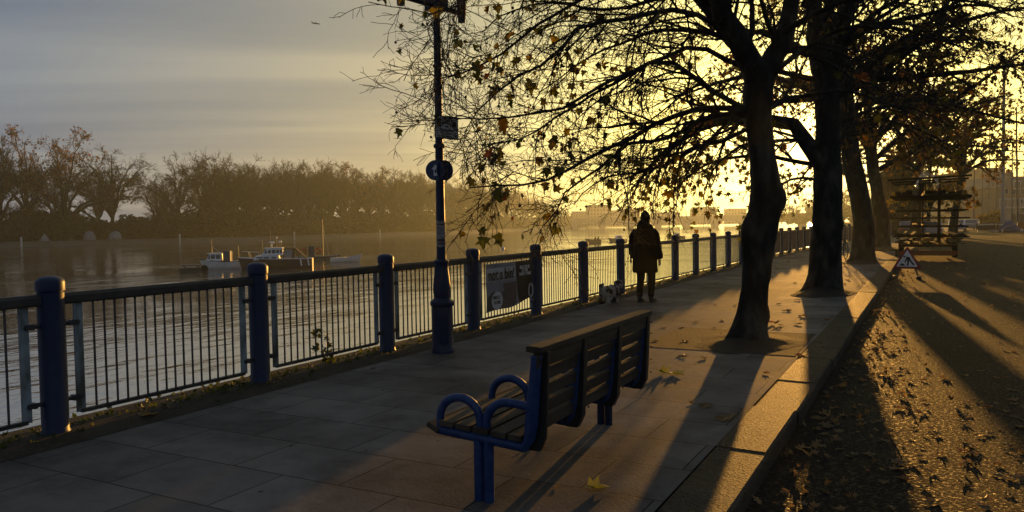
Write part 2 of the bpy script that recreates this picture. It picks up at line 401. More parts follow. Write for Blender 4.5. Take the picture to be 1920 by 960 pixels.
# ---- haze: one closed box of even air round the scene
def haze():
    mb = MB(); mb.bbox((-700, -120, -4.6 - .4), (420, 1000, 42))
    m = bpy.data.materials.new('river_haze'); m.use_nodes = True; nt = m.node_tree
    for n in list(nt.nodes):
        if n.type == 'BSDF_PRINCIPLED': nt.nodes.remove(n)
    v = nt.nodes.new('ShaderNodeVolumePrincipled'); v.inputs['Color'].default_value = (.86, .97, .90, 1); v.inputs['Density'].default_value = HAZE_D; v.inputs['Anisotropy'].default_value = .58
    nt.links.new(v.outputs[0], [n for n in nt.nodes if n.type == 'OUTPUT_MATERIAL'][0].inputs['Volume'])
    o = mb.build('haze', m); o['kind'] = 'stuff'
HAZE_D = .00036
haze()
# ------------------------------------------------------------------ riverside railing
M['navy'] = mat('navy_gloss_paint', (.003, .013, .048), .45, .35, noise=(14, (.007, .020, .060), .7), bump=(60, .15, .002))
M['paleblue'] = mat('weathered_pale_blue_paint', (.26, .33, .36), .5, .4, noise=(7, (.07, .075, .06), .5, (1, 1, .35)), bump=(40, .2, .002))
M['barpaint'] = mat('bar_paint', (.11, .10, .095), .42, .5, noise=(8, (.035, .028, .022), .7, (1, 1, .3)), bump=(50, .2, .002))
M['railpaint'] = mat('dark_rail_paint', (.020, .021, .022), .55, .4, noise=(5, (.05, .046, .036), .6), bump=(45, .3, .003))
M['bolt'] = mat('dull_steel', (.05, .05, .055), .45, .5, .5)

def make_post():
    r = .098
    p = MB().lathe([(r + .012, 0), (r + .012, .03), (r, .05), (r, 1.135), (r - .008, 1.142), (r - .008, 1.15)], sides=24).build('post', M['navy'], smooth=True)
    MB().lathe([(r - .004, 1.146), (r + .006, 1.15), (r + .007, 1.215), (r + .002, 1.232), (r * .8, 1.252), (r * .4, 1.264), (.012, 1.267)], sides=24).build('cap', M['navy'], p, smooth=True)
    return p
def make_panel():
    """local: y along the railing from post centre to post centre, x across"""
    L_ = FS
    root = MB()
    # hand rail: flat-sided dark rail with a chamfered top
    prof = [(-.030, 1.035), (-.036, 1.05), (-.036, 1.10), (-.020, 1.125), (.020, 1.125), (.036, 1.10), (.036, 1.05), (.030, 1.035)]
    root.loft([[(x, y, z) for x, z in prof] for y in (.09, L_ - .09)])
    o = root.build('panel', M['railpaint'])
    for yy in (.215, L_ - .215):
        s = MB(); s.box((0, yy, .59), (.016, .072, .89)); s.build('stile', M['paleblue'], o)
        for zz in (.88, .27):
            b = MB(); sg = -1 if yy < 1 else 1
            b.tube([(0, yy + sg * .125, zz), (0, yy + sg * .02, zz)], .017, 10)
            b.tube([(-.028, yy + sg * .055, zz), (.028, yy + sg * .055, zz)], .026, 6)
            b.tube([(-.02, yy + sg * .02, zz), (.03, yy + sg * .02, zz)], .022, 6)
            b.build('bracket', M['bolt'], o)
    MB().bbox((-.02, .215, .135), (.02, L_ - .215, .165)).build('bottom_rail', M['railpaint'], o)
    bars = MB(); n = 16; a, b_ = .252, L_ - .252
    for i in range(n):
        y = a + (b_ - a) * (i + 1) / (n + 1)
        bars.tube([(0, y, .165), (0, y, 1.036)], .0095, 8, caps=False)
    bars.build('grille', M['barpaint'], o, smooth=True)
    return o
railing = empty('riverside_railing', (FX, FY0, 0), 0, 'long blue and black river railing with domed navy posts and upright bars', 'railing')
post0 = make_post(); panel0 = make_panel()
for k in range(-2, 44):
    y = FY0 + k * FS; y2 = y + FS
    p = post0 if k == -2 else copy_tree(post0)
    p.parent = railing; p.location = (cx(y), y - FY0, 0); p.rotation_euler = (0, 0, k * 1.3)
    q = panel0 if k == -2 else copy_tree(panel0)
    q.parent = railing; q.location = (cx(y), y - FY0, 0); q.rotation_euler = (0, 0, -math.atan2(cx(y2) - cx(y), FS))
# ------------------------------------------------------------------ trees
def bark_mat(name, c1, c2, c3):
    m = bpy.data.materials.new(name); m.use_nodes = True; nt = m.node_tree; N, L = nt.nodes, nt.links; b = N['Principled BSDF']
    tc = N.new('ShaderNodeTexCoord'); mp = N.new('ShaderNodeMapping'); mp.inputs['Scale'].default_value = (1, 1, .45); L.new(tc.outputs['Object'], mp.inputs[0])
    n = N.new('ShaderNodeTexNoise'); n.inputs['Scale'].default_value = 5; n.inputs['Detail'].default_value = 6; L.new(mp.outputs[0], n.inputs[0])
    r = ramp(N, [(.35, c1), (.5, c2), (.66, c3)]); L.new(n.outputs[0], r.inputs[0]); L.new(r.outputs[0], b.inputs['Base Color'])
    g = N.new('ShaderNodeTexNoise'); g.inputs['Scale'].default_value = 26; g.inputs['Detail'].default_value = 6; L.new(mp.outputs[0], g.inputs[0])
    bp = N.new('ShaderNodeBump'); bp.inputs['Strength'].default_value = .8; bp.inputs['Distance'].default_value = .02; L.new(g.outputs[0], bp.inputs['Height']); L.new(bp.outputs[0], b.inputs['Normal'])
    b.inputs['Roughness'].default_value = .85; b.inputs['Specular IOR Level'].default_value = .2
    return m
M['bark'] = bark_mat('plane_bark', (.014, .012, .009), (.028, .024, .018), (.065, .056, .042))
M['twig'] = mat('twig_bark', (.035, .028, .020), .8, .2)
M['seed'] = mat('seed_ball', (.05, .035, .02), .9, .1)
def leaf_mat(name, stops, trans=.45):
    m = bpy.data.materials.new(name); m.use_nodes = True; nt = m.node_tree; N, L = nt.nodes, nt.links; b = N['Principled BSDF']
    a = N.new('ShaderNodeAttribute'); a.attribute_name = 'tint'
    r = ramp(N, stops); L.new(a.outputs['Fac'], r.inputs[0]); L.new(r.outputs[0], b.inputs['Base Color'])
    b.inputs['Roughness'].default_value = .55; b.inputs['Specular IOR Level'].default_value = .35
    t = N.new('ShaderNodeBsdfTranslucent')
    hs = N.new('ShaderNodeHueSaturation'); hs.inputs['Saturation'].default_value = 1.15; hs.inputs['Value'].default_value = 1.6; L.new(r.outputs[0], hs.inputs['Color']); L.new(hs.outputs[0], t.inputs[0])
    mx = N.new('ShaderNodeMixShader'); mx.inputs[0].default_value = trans; L.new(b.outputs[0], mx.inputs[1]); L.new(t.outputs[0], mx.inputs[2])
    L.new(mx.outputs[0], [n for n in N if n.type == 'OUTPUT_MATERIAL'][0].inputs[0])
    return m
M['leaf'] = leaf_mat('autumn_plane_leaf', [(0, (.055, .065, .014)), (.4, (.11, .10, .018)), (.75, (.18, .125, .02)), (.95, (.14, .07, .018)), (1, (.20, .06, .015))])
M['leafbrown'] = leaf_mat('brown_plane_leaf', [(0, (.075, .065, .015)), (.5, (.13, .08, .02)), (1, (.19, .10, .022))], .5)
M['leafyellow'] = leaf_mat('yellow_leaf', [(0, (.15, .13, .02)), (.6, (.28, .19, .025)), (1, (.30, .13, .02))], .5)

def resample(P, n):
    P = np.asarray(P, float); d = np.r_[0, np.cumsum(np.linalg.norm(np.diff(P, axis=0), axis=1))]
    # Catmull-Rom through the points, then even steps
    Q = []; k = len(P)
    for i in range(k - 1):
        p0, p1, p2, p3 = P[max(i - 1, 0)], P[i], P[i + 1], P[min(i + 2, k - 1)]
        for t in np.linspace(0, 1, 8, endpoint=False):
            Q.append(.5 * (2 * p1 + (p2 - p0) * t + (2 * p0 - 5 * p1 + 4 * p2 - p3) * t * t + (3 * p1 - p0 - 3 * p2 + p3) * t ** 3))
    Q.append(P[-1]); Q = np.array(Q); d = np.r_[0, np.cumsum(np.linalg.norm(np.diff(Q, axis=0), axis=1))]
    s = np.linspace(0, d[-1], n)
    return np.stack([np.interp(s, d, Q[:, j]) for j in range(3)], 1)

def spawn(P, Rr, counts, tr, lenf, ang, droop, wig, npts, rfrac, rmin, rng, upbias=0.0):
    T, n, _ = P.shape
    idx = np.repeat(np.arange(T), counts); m = len(idx)
    t = tr[0] + (tr[1] - tr[0]) * rng.random(m); f = t * (n - 1); i = np.minimum(f.astype(int), n - 2); w = (f - i)[:, None]
    pos = P[idx, i] * (1 - w) + P[idx, i + 1] * w; r = Rr[idx, i] * (1 - w[:, 0]) + Rr[idx, i + 1] * w[:, 0]
    tan = P[idx, i + 1] - P[idx, i]; tan /= np.linalg.norm(tan, axis=1, keepdims=True) + 1e-9
    rv = rng.normal(size=(m, 3)); rv[:, 2] += upbias; pe = rv - (rv * tan).sum(1, keepdims=True) * tan; pe /= np.linalg.norm(pe, axis=1, keepdims=True) + 1e-9
    a = (ang[0] + (ang[1] - ang[0]) * rng.random(m))[:, None]
    d = np.cos(a) * tan + np.sin(a) * pe
    plen = np.linalg.norm(np.diff(P, axis=1), axis=2).sum(1)[idx]
    ln = lenf(t, plen, rng.random(m))
    out = np.zeros((m, npts, 3)); out[:, 0] = pos; st = (ln / (npts - 1))[:, None]
    for j in range(1, npts):
        out[:, j] = out[:, j - 1] + d * st
        d = d + rng.normal(size=(m, 3)) * wig; d[:, 2] -= droop; d /= np.linalg.norm(d, axis=1, keepdims=True)
    r0 = np.maximum(np.minimum(r * rfrac, ln * .02 + rmin), rmin)
    rad = r0[:, None] * np.linspace(1, .35, npts)[None]; rad = np.maximum(rad, rmin * .8)
    return out, rad

def tubes_batch(P, Rr, sides):
    T, n, _ = P.shape
    tan = np.zeros_like(P); tan[:, 1:-1] = P[:, 2:] - P[:, :-2]; tan[:, 0] = P[:, 1] - P[:, 0]; tan[:, -1] = P[:, -1] - P[:, -2]
    tan /= np.linalg.norm(tan, axis=2, keepdims=True) + 1e-9
    ov = P[:, -1] - P[:, 0]; ref = np.tile([0.31, .2, 1.0], (T, 1)); hv = np.abs(ov[:, 2]) > .8 * np.linalg.norm(ov, axis=1); ref[hv] = [1, .3, .1]
    a = np.cross(tan, ref[:, None]); a /= np.linalg.norm(a, axis=2, keepdims=True) + 1e-9; b = np.cross(a, tan)
    th = 2 * PI * np.arange(sides) / sides
    V = P[:, :, None] + Rr[:, :, None, None] * (np.cos(th)[None, None, :, None] * a[:, :, None] + np.sin(th)[None, None, :, None] * b[:, :, None])
    base = (np.arange(T) * n * sides)[:, None, None] + (np.arange(n - 1) * sides)[None, :, None]
    k = np.arange(sides)[None, None]; k2 = (k + 1) % sides
    F = np.stack([base + k, base + k2, base + k2 + sides, base + k + sides], -1).reshape(-1, 4)
    return V.reshape(-1, 3), F
def merge(parts):
    Vs, Fs, b = [], [], 0
    for V, F in parts: Vs.append(V); Fs.append(F + b); b += len(V)
    return np.concatenate(Vs), np.concatenate(Fs)

LEAF = np.array([(0, 0), (.2, -.1), (.50, .06), (.33, .24), (.58, .58), (.24, .52), (0, 1.0), (-.24, .52), (-.58, .58), (-.33, .24), (-.50, .06), (-.2, -.1)])
def leaves_mesh(pos, size, rng, hang=.8, flat=False, curl=.25, small=False):
    """baked star-shaped leaves: fan round a centre vertex; returns V, F(tri), tint"""
    m = len(pos)
    st = 0 if flat else .34                                  # stalk: the blade hangs off the twig on its petiole
    tpl = np.concatenate([[(0, .38 + st)], LEAF + [0, st], [(-.014, 0), (.014, 0), (0, st + .1)]]); z = curl * (np.abs(tpl[:, 0]) * 1.1 + .25 * (tpl[:, 1] - .4) ** 2) * 1.0
    T3 = np.column_stack([tpl[:, 0], tpl[:, 1], z]); k = len(T3)
    jit = rng.normal(size=(m, k, 3)) * np.array([.055, .055, .10]); jit[:, 13:] = 0
    if flat:
        nrm = rng.normal(size=(m, 3)) * .28 + [0, 0, 1.0]; ax = rng.normal(size=(m, 3))
    else:
        ax = rng.normal(size=(m, 3)) * (1 - hang) * 1.3 + [0, 0, -hang]; nrm = rng.normal(size=(m, 3)); nrm[:, 2] *= .6
    ax /= np.linalg.norm(ax, axis=1, keepdims=True); nrm -= (nrm * ax).sum(1, keepdims=True) * ax if not flat else 0
    nrm /= np.linalg.norm(nrm, axis=1, keepdims=True)
    if flat: ax -= (ax * nrm).sum(1, keepdims=True) * nrm; ax /= np.linalg.norm(ax, axis=1, keepdims=True)
    sd = np.cross(ax, nrm)
    s = (size[0] + (size[1] - size[0]) * rng.random(m))[:, None, None]; cu = (rng.random(m) * 3.6 - .8)[:, None, None]
    T3 = T3[None] + jit
    V = pos[:, None] + s * (T3[:, :, 0:1] * sd[:, None] * (.75 + .4 * rng.random((m, 1, 1))) + T3[:, :, 1:2] * ax[:, None] + cu * T3[:, :, 2:3] * nrm[:, None])
    F = np.array([(0, 1 + i, 1 + (i + 1) % 12) for i in range(12)] + [(13, 14, 15)])
    F = (F[None] + (np.arange(m) * k)[:, None, None]).reshape(-1, 3)
    return V.reshape(-1, 3), F, np.repeat(rng.random(m), k)

def rough_trunk(pts, rad, seed, bumps=(), sides=18, sub=26, flare=True):
    """one tapered, knobbly trunk surface"""
    rng = np.random.default_rng(seed); P = resample(pts, sub); s = np.linspace(0, 1, sub); sr = np.linspace(0, 1, len(rad))
    d0 = np.r_[0, np.cumsum(np.linalg.norm(np.diff(np.asarray(pts, float), axis=0), axis=1))]; rr = np.interp(s, d0 / d0[-1], rad)
    V, F = tubes_batch(P[None], rr[None], sides); V = V.reshape(sub, sides, 3)
    ph = rng.random(6) * 7
    th = 2 * PI * np.arange(sides) / sides; h = np.linspace(0, np.linalg.norm(P[-1] - P[0]), sub)
    wob = 1 + .05 * np.sin(3 * th[None] + ph[0] + h[:, None] * 1.1) + .045 * np.sin(2 * th[None] - h[:, None] * 2.7 + ph[1]) + .03 * np.sin(5 * th[None] + h[:, None] * 4.0 + ph[2]) + rng.normal(size=(sub, sides)) * .018
    if flare: wob *= 1 + (.46 * (1 + .55 * np.sin(5 * th + ph[3])))[None] * np.exp(-h / .22)[:, None]
    V = P[:, None] + (V - P[:, None]) * wob[..., None]
    for c, r_, amt in bumps:                                # burls: push the surface out round a point
        c = np.asarray(c); dd = np.linalg.norm(V - c, axis=2); w = np.exp(-(dd / r_) ** 2) * amt
        nv = V - P[:, None]; nv /= np.linalg.norm(nv, axis=2, keepdims=True) + 1e-9
        V = V + nv * w[..., None]
    V = V.reshape(-1, 3)
    return V, F

def grow(root, limbs, seed, L1=5.0, L2=7.0, L3=8.0, len1=(.8, 1.9), len2=(.25, .8), len3=(.08, .26), rmin=.0028, droop=.05, leaf=None, nleaf=0, leafsize=(.13, .21), nball=0, sides=3, leafsel=None, mats=None, part_limbs=True):
    """limbs: list of (points, r0, r1). Adds limb, crown, foliage and fruit parts under root."""
    rng = np.random.default_rng(seed); n = 14
    P0 = np.stack([resample(p, n) for p, a, b in limbs])
    loc = np.array(root.location)
    wr = rng.normal(size=P0.shape) * .012; wr[:, 0] = 0; P0 = P0 + wr
    R0 = np.stack([a * (1 - np.linspace(0, 1, n)) ** 1.0 + b * np.linspace(0, 1, n) for p, a, b in limbs])
    for i in range(len(limbs)):
        V, F = tubes_batch(P0[i:i + 1], R0[i:i + 1], 9)
        np_mesh('limb', V - loc, F, M['bark'], root)
    pl = np.linalg.norm(np.diff(P0, axis=1), axis=2).sum(1)
    P1, R1 = spawn(P0, R0, np.maximum(1, (pl * L1)).astype(int), (.12, 1.0), lambda t, pln, u: (len1[0] + (len1[1] - len1[0]) * u) * (1.15 - .5 * t), (.45, 1.05), droop, .16, 7, .5, rmin * 1.7, rng, .15)
    pl = np.linalg.norm(np.diff(P1, axis=1), axis=2).sum(1)
    P2, R2 = spawn(P1, R1, np.maximum(1, (pl * L2)).astype(int), (.08, 1.0), lambda t, pln, u: (len2[0] + (len2[1] - len2[0]) * u * u) * (1.1 - .5 * t), (.5, 1.2), droop * .9, .2, 6, .6, rmin * 1.25, rng)
    pl = np.linalg.norm(np.diff(P2, axis=1), axis=2).sum(1)
    parts = [tubes_batch(P1, R1, 5), tubes_batch(P2, R2, sides)]; tips = P2
    if L3:
        P3, R3 = spawn(P2, R2, rng.poisson(np.maximum(.2, pl * L3)), (.15, 1.0), lambda t, pln, u: len3[0] + (len3[1] - len3[0]) * u * u, (.5, 1.2), .02, .22, 4, .75, rmin, rng)
        parts.append(tubes_batch(P3, R3, sides)); tips = P3
    V, F = merge(parts)
    np_mesh('crown', V - loc, F, M['twig'], root)
    if nleaf:
        c = np.concatenate([tips[:, -1], tips[:, 2]])
        w = np.ones(len(c)) if leafsel is None else leafsel(c)
        c = c[rng.choice(len(c), nleaf, p=w / w.sum(), replace=nleaf > len(c))] + rng.normal(size=(nleaf, 3)) * .004
        V, F, t = leaves_mesh(c, leafsize, rng)
        np_mesh('foliage', V - loc, F, M[leaf or 'leaf'], root, smooth=False, attr=t)
    if nball:
        c = P2[rng.choice(len(P2), nball), -1]; mb = MB()
        for p in c:
            q = Vector(p - loc); dz = rng.uniform(.04, .13); mb.tube([q, q + Vector((0, 0, -dz))], .0016, 3, caps=False)
            mb.ell(q + Vector((0, 0, -dz - .014)), (.0155, .0155, .0155), seg=7, rng=5)
        mb.build('fruit', M['seed'], root, smooth='all')
    return P1

def px_line(pts, d0, d1):
    m = len(pts); return [tuple(at(x, y, d0 + (d1 - d0) * i / (m - 1))) for i, (x, y) in enumerate(pts)]
def limb(pts, w0, w1, d0, d1):
    return (px_line(pts, d0, d1), w0 / 2 * d0 / FPX, w1 / 2 * d1 / FPX)

def upper_limbs(rng, top, n, spread, rise, r0):
    out = []
    for i in range(n):
        a = 2 * PI * (i + rng.uniform(-.3, .3)) / n; q = Vector(top) + Vector((0, 0, rng.uniform(-1.2, .4)))
        s, h = spread * rng.uniform(.7, 1.15), rise * rng.uniform(.5, 1.1); d = Vector((math.cos(a), math.sin(a), 0))
        out.append(([q, q + d * s * .3 + Vector((0, 0, h * .45)), q + d * s * .65 + Vector((0, 0, h * .8)), q + d * s + Vector((0, 0, h * .85))], r0 * rng.uniform(.6, 1), .012))
    return out

# ---- first tree by the bench: bare, knobbly, its limbs arching left over the railing
D1 = 10.24
t1 = empty('plane_tree', (-2.1, 10.5, 0), 0, 'nearest plane tree beside the bench, knobbly trunk and almost bare arching limbs', 'tree', 'plane trees along the kerb')
tr1 = px_line([(1403, 652), (1410, 590), (1417, 530), (1424, 450), (1431, 395), (1434, 345), (1428, 280), (1421, 225), (1420, 175), (1428, 130)], D1, D1)
V, F = rough_trunk(tr1, [.225, .19, .165, .19, .20, .195, .17, .17, .19, .17], 3, [(at(1400, 445, D1 - .1), .2, .06), (at(1462, 372, D1 - .1), .16, .09), (at(1440, 590, D1 - .1), .09, .05), (at(1398, 420, D1), .12, .05), (at(1447, 520, D1), .07, .035), (at(1385, 640, D1 - .1), .12, .05)], sides=22, sub=44)
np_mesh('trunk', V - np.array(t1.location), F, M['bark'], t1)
L_T1 = [
    limb([(1424, 165), (1405, 112), (1384, 75), (1359, 33), (1330, -40), (1290, -150), (1240, -300)], 50, 10, D1, D1 - .6),
    limb([(1424, 165), (1447, 112), (1467, 71), (1480, 25), (1500, -80), (1520, -230)], 46, 10, D1, D1 + .5),
    limb([(1395, 110), (1376, 83), (1345, 45), (1322, 16), (1280, -40), (1200, -110)], 30, 6, D1, D1 + .7),
    limb([(1412, 215), (1386, 202), (1330, 200), (1306, 204), (1237, 229), (1192, 254), (1109, 293), (1063, 318), (1017, 339), (950, 348), (880, 353)], 17, 2.2, D1, 9.0),
    limb([(1412, 222), (1384, 213), (1324, 220), (1283, 247), (1230, 262), (1180, 272), (1120, 318), (1070, 352), (1040, 395), (1020, 420)], 15, 2, D1, 9.6),
    limb([(1408, 212), (1384, 197), (1340, 172), (1292, 137), (1242, 110), (1190, 135), (1132, 160), (1072, 197), (1017, 211), (940, 222), (850, 222)], 15, 2, D1, 8.8),
    limb([(1396, 125), (1357, 110), (1320, 92), (1279, 92), (1219, 119), (1160, 150), (1110, 178), (1040, 225), (990, 260), (935, 268)], 14, 2, D1, 9.7),
    limb([(1375, 80), (1330, 40), (1260, 18), (1173, 37), (1091, 50), (1031, 112), (960, 150), (900, 205), (870, 250)], 15, 2, D1, 8.4),
    limb([(1345, 10), (1260, -20), (1150, -20), (1070, 10), (1017, 39), (972, 78), (926, 110), (890, 130), (850, 140), (815, 150)], 14, 2.2, D1, 8.7),
    limb([(1345, 0), (1200, -60), (1080, -70), (960, -50), (900, -15), (860, 10), (825, 24), (800, 30)], 14, 2.2, D1 - .2, 7.4),
    limb([(1405, 240), (1360, 262), (1310, 272), (1262, 300), (1220, 318), (1150, 330), (1105, 352), (1075, 385)], 11, 2, D1, 10.9),
    limb([(1432, 205), (1470, 190), (1520, 178), (1580, 170), (1640, 185), (1700, 210)], 14, 2, D1, 11.6),
    limb([(1440, 150), (1500, 95), (1570, 60), (1650, 50), (1740, 70), (1840, 95)], 15, 2.5, D1, 9.2),
    limb([(1470, 60), (1540, 20), (1640, -10), (1760, -10), (1900, 30)], 16, 3, D1, 8.2),
    limb([(1380, 75), (1310, 60), (1240, 55), (1180, 78), (1120, 100), (1060, 140), (1010, 175)], 12, 2, D1, 11.6),
    limb([(1350, 20), (1300, -10), (1220, 0), (1140, 20), (1050, 5), (960, 20), (905, 60)], 12, 2, D1, 10.6),
]
L_T1 = [L_T1[0], L_T1[1]] + [(p_, a_ * .74, b_) for p_, a_, b_ in L_T1[2:]]
r1 = random.Random(11)
L_T1 += upper_limbs(r1, at(1300, -150, D1), 4, 3.4, 2.2, .07) + upper_limbs(r1, at(1510, -150, D1 + .4), 4, 3.2, 2.0, .07)
def sel1(c):
    # leaves hold on best towards the river end of the limbs
    d = c - np.array(EYE); zz = d @ np.array(CF); x = 960 + FPX * (d @ np.array(CR)) / zz; y = 480 - FPX * (d @ np.array(CU)) / zz
    clear = ~((x > 785) & (x < 885) & (y > 150) & (y < 360)) & ~((x > 785) & (x < 850) & (y > 30)) & ~(x < 720) & ~((x > 1150) & (x < 1250) & (y > 360)) & (c[:, 2] > 1.45)      # nothing hangs as low as the walker's head
    return np.clip((-c[:, 0] - 2.2) / 3.0, .12, 1.0) * np.clip((5.2 - c[:, 2]) / 1.5, .35, 1) * clear
grow(t1, L_T1, 21, L1=6.5, L2=9.0, L3=9.5, len1=(.55, 1.8), rmin=.0033, nleaf=330, leafsize=(.06, .155), nball=420, leafsel=sel1)

# ---- second tree, right of it, its elbow limb crossing behind the first trunk
D2 = 17.06
t2 = empty('plane_tree', (-2.0, 18.3, 0), 0, 'second plane tree from the bench, thick trunk with a low elbow limb', 'tree', 'plane trees along the kerb')
tr2 = px_line([(1546, 556), (1548, 520), (1549, 470), (1551, 400), (1552, 330), (1550, 290), (1552, 230), (1550, 160), (1548, 115)], D2, D2)
V, F = rough_trunk(tr2, [.35, .33, .325, .31, .29, .27, .265, .28, .26], 5, [(at(1527, 345, D2 - .2), .2, .06), (at(1578, 420, D2 - .2), .12, .05)], sides=20, sub=34)
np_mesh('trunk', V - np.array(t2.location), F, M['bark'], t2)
L_T2 = [
    limb([(1550, 150), (1533, 90), (1527, 20), (1520, -80), (1500, -200)], 44, 10, D2, D2),
    limb([(1552, 160), (1572, 104), (1588, 25), (1610, -60), (1640, -180)], 36, 10, D2, D2 + .6),
    limb([(1548, 318), (1524, 285), (1508, 262), (1496, 238), (1455, 228), (1400, 222), (1340, 230), (1290, 252), (1240, 290), (1205, 330), (1185, 368)], 34, 3, D2 - .1, 18.6),
    limb([(1545, 312), (1470, 298), (1411, 293), (1347, 300), (1300, 322), (1262, 360), (1240, 392)], 13, 2.5, D2, 19.5),
    limb([(1545, 268), (1480, 262), (1407, 268), (1361, 293), (1330, 330), (1318, 375)], 12, 2.5, D2, 18),
    limb([(1540, 338), (1500, 334), (1465, 345), (1445, 365), (1430, 390)], 9, 2.5, D2, 19.5),
    limb([(1535, 185), (1480, 190), (1430, 200), (1380, 235), (1330, 262), (1270, 320)], 15, 2.5, D2, 16.5),
    limb([(1535, 150), (1480, 138), (1430, 130), (1370, 150), (1300, 170), (1220, 200)], 16, 2.5, D2, 16.0),
    limb([(1530, 110), (1480, 80), (1420, 60), (1340, 55), (1250, 75)], 16, 2.5, D2, 17.6),
    limb([(1560, 200), (1600, 150), (1650, 110), (1720, 80), (1800, 70)], 16, 2.5, D2, 16.2),
    limb([(1560, 240), (1610, 215), (1660, 200), (1720, 205), (1780, 235)], 13, 2.5, D2, 18),
    limb([(1575, 90), (1640, 50), (1720, 30), (1820, 10), (1920, 20)], 17, 3, D2, 16.0),
    limb([(1552, 130), (1600, 60), (1680, 0), (1780, -40), (1900, -60)], 18, 3, D2, 15.0),
]
L_T2 = L_T2[:3] + [(p_, a_ * .72, b_ * .8) for p_, a_, b_ in L_T2[3:]]
r2 = random.Random(12)
L_T2 += upper_limbs(r2, at(1510, -120, D2), 4, 4.0, 3.0, .1) + upper_limbs(r2, at(1620, -120, D2 + .5), 4, 4.0, 3.0, .1)
def sel2(c): return np.clip((4.6 - c[:, 2]) / 2.0, .25, 1.5)
grow(t2, L_T2, 22, L1=5.0, L2=7.0, L3=7.0, len1=(.6, 2.0), rmin=.0045, nleaf=1500, leafsize=(.08, .15), nball=250, leafsel=sel2)

# ---- third and fourth trees and the ones beyond them: leafier, leaning
def kerb_tree(px_trunk, rads, depth, limbs_px, label, seed, nleaf, up=(4.5, 3.5), leaf='leafbrown', lsize=(.09, .16), extra=7, L=(3.6, 4.4, 4.0), bumps=()):
    tr = px_line(px_trunk, depth, depth); base = Vector(tr[0])
    t = empty('plane_tree', (base.x, base.y, 0), 0, label, 'tree', 'plane trees along the kerb')
    V, F = rough_trunk(tr, rads, seed, bumps, sides=16, sub=26)
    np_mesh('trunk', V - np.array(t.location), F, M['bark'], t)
    rg = random.Random(seed); lim = [limb(*a) for a in limbs_px]; top = Vector(tr[-1])
    for i in range(extra):
        a = 2 * PI * (i + rg.uniform(-.3, .3)) / extra; d = Vector((math.cos(a), math.sin(a), 0)); q = Vector(tr[-1 - (i % 3)])
        s, h = up[0] * rg.uniform(.7, 1.2), up[1] * rg.uniform(.15, 1.1)
        lim.append(([q, q + d * s * .3 + Vector((0, 0, h * .5)), q + d * s * .65 + Vector((0, 0, h * .75)), q + d * s + Vector((0, 0, h * .6))], rads[-1] * .55, .012))
    lim += upper_limbs(rg, top + Vector((0, 0, 2.2)), 5, up[0] * .9, up[1], rads[-1] * .5)
    lim.append(([top, top + Vector((rg.uniform(-.3, .3), 0, 1.5)), top + Vector((rg.uniform(-.6, .6), .3, 3.4))], rads[-1], .03))
    grow(t, lim, seed, L1=L[0], L2=L[1], L3=L[2], len1=(.7, 2.2), len2=(.3, 1.0), rmin=.0055, nleaf=nleaf, leaf=leaf, leafsize=lsize)
    return t
kerb_tree([(1618, 498), (1619, 440), (1613, 380), (1603, 330), (1593, 270), (1584, 210), (1578, 165)], [.40, .37, .35, .33, .33, .31, .29], 28.65,
    [([(1578, 170), (1560, 100), (1555, 20), (1540, -80)], 30, 8, 28.6, 28.0),
     ([(1584, 165), (1630, 150), (1676, 146), (1750, 140), (1826, 133), (1920, 121), (1990, 130)], 15, 3, 28.6, 24.0),
     ([(1572, 125), (1634, 104), (1697, 71), (1767, 25), (1830, -30)], 15, 4, 28.6, 25.5),
     ([(1590, 240), (1640, 225), (1700, 235), (1760, 260), (1800, 290)], 9, 2.5, 28.6, 27.5),
     ([(1582, 180), (1660, 130), (1760, 60), (1880, 20), (2000, 10)], 14, 3, 28.6, 21),
     ([(1585, 200), (1660, 190), (1750, 190), (1850, 215), (1930, 235)], 10, 3, 28.6, 25),
     ([(1600, 300), (1570, 295), (1535, 300), (1505, 330), (1490, 365)], 7, 2, 28.6, 30)],
    'third plane tree from the bench, dark trunk leaning left', 31, 4000, up=(5.5, 3.5))
kerb_tree([(1653, 470), (1653, 420), (1646, 365), (1638, 320), (1632, 275), (1626, 240)], [.40, .37, .34, .31, .29, .27], 42.6,
    [([(1638, 268), (1660, 240), (1688, 217), (1734, 154), (1765, 60), (1776, -20)], 13, 4, 42.6, 41),
     ([(1648, 318), (1680, 300), (1713, 283), (1780, 237), (1822, 200), (1880, 180)], 10, 3, 42.6, 39),
     ([(1626, 250), (1600, 200), (1590, 130), (1580, 40)], 12, 4, 42.6, 42),
     ([(1640, 300), (1690, 255), (1750, 215), (1830, 160), (1920, 90)], 10, 3, 42.6, 38)],
    'fourth plane tree from the bench, dark trunk behind the warning sign', 32, 4600, up=(7, 4.5), lsize=(.10, .19))

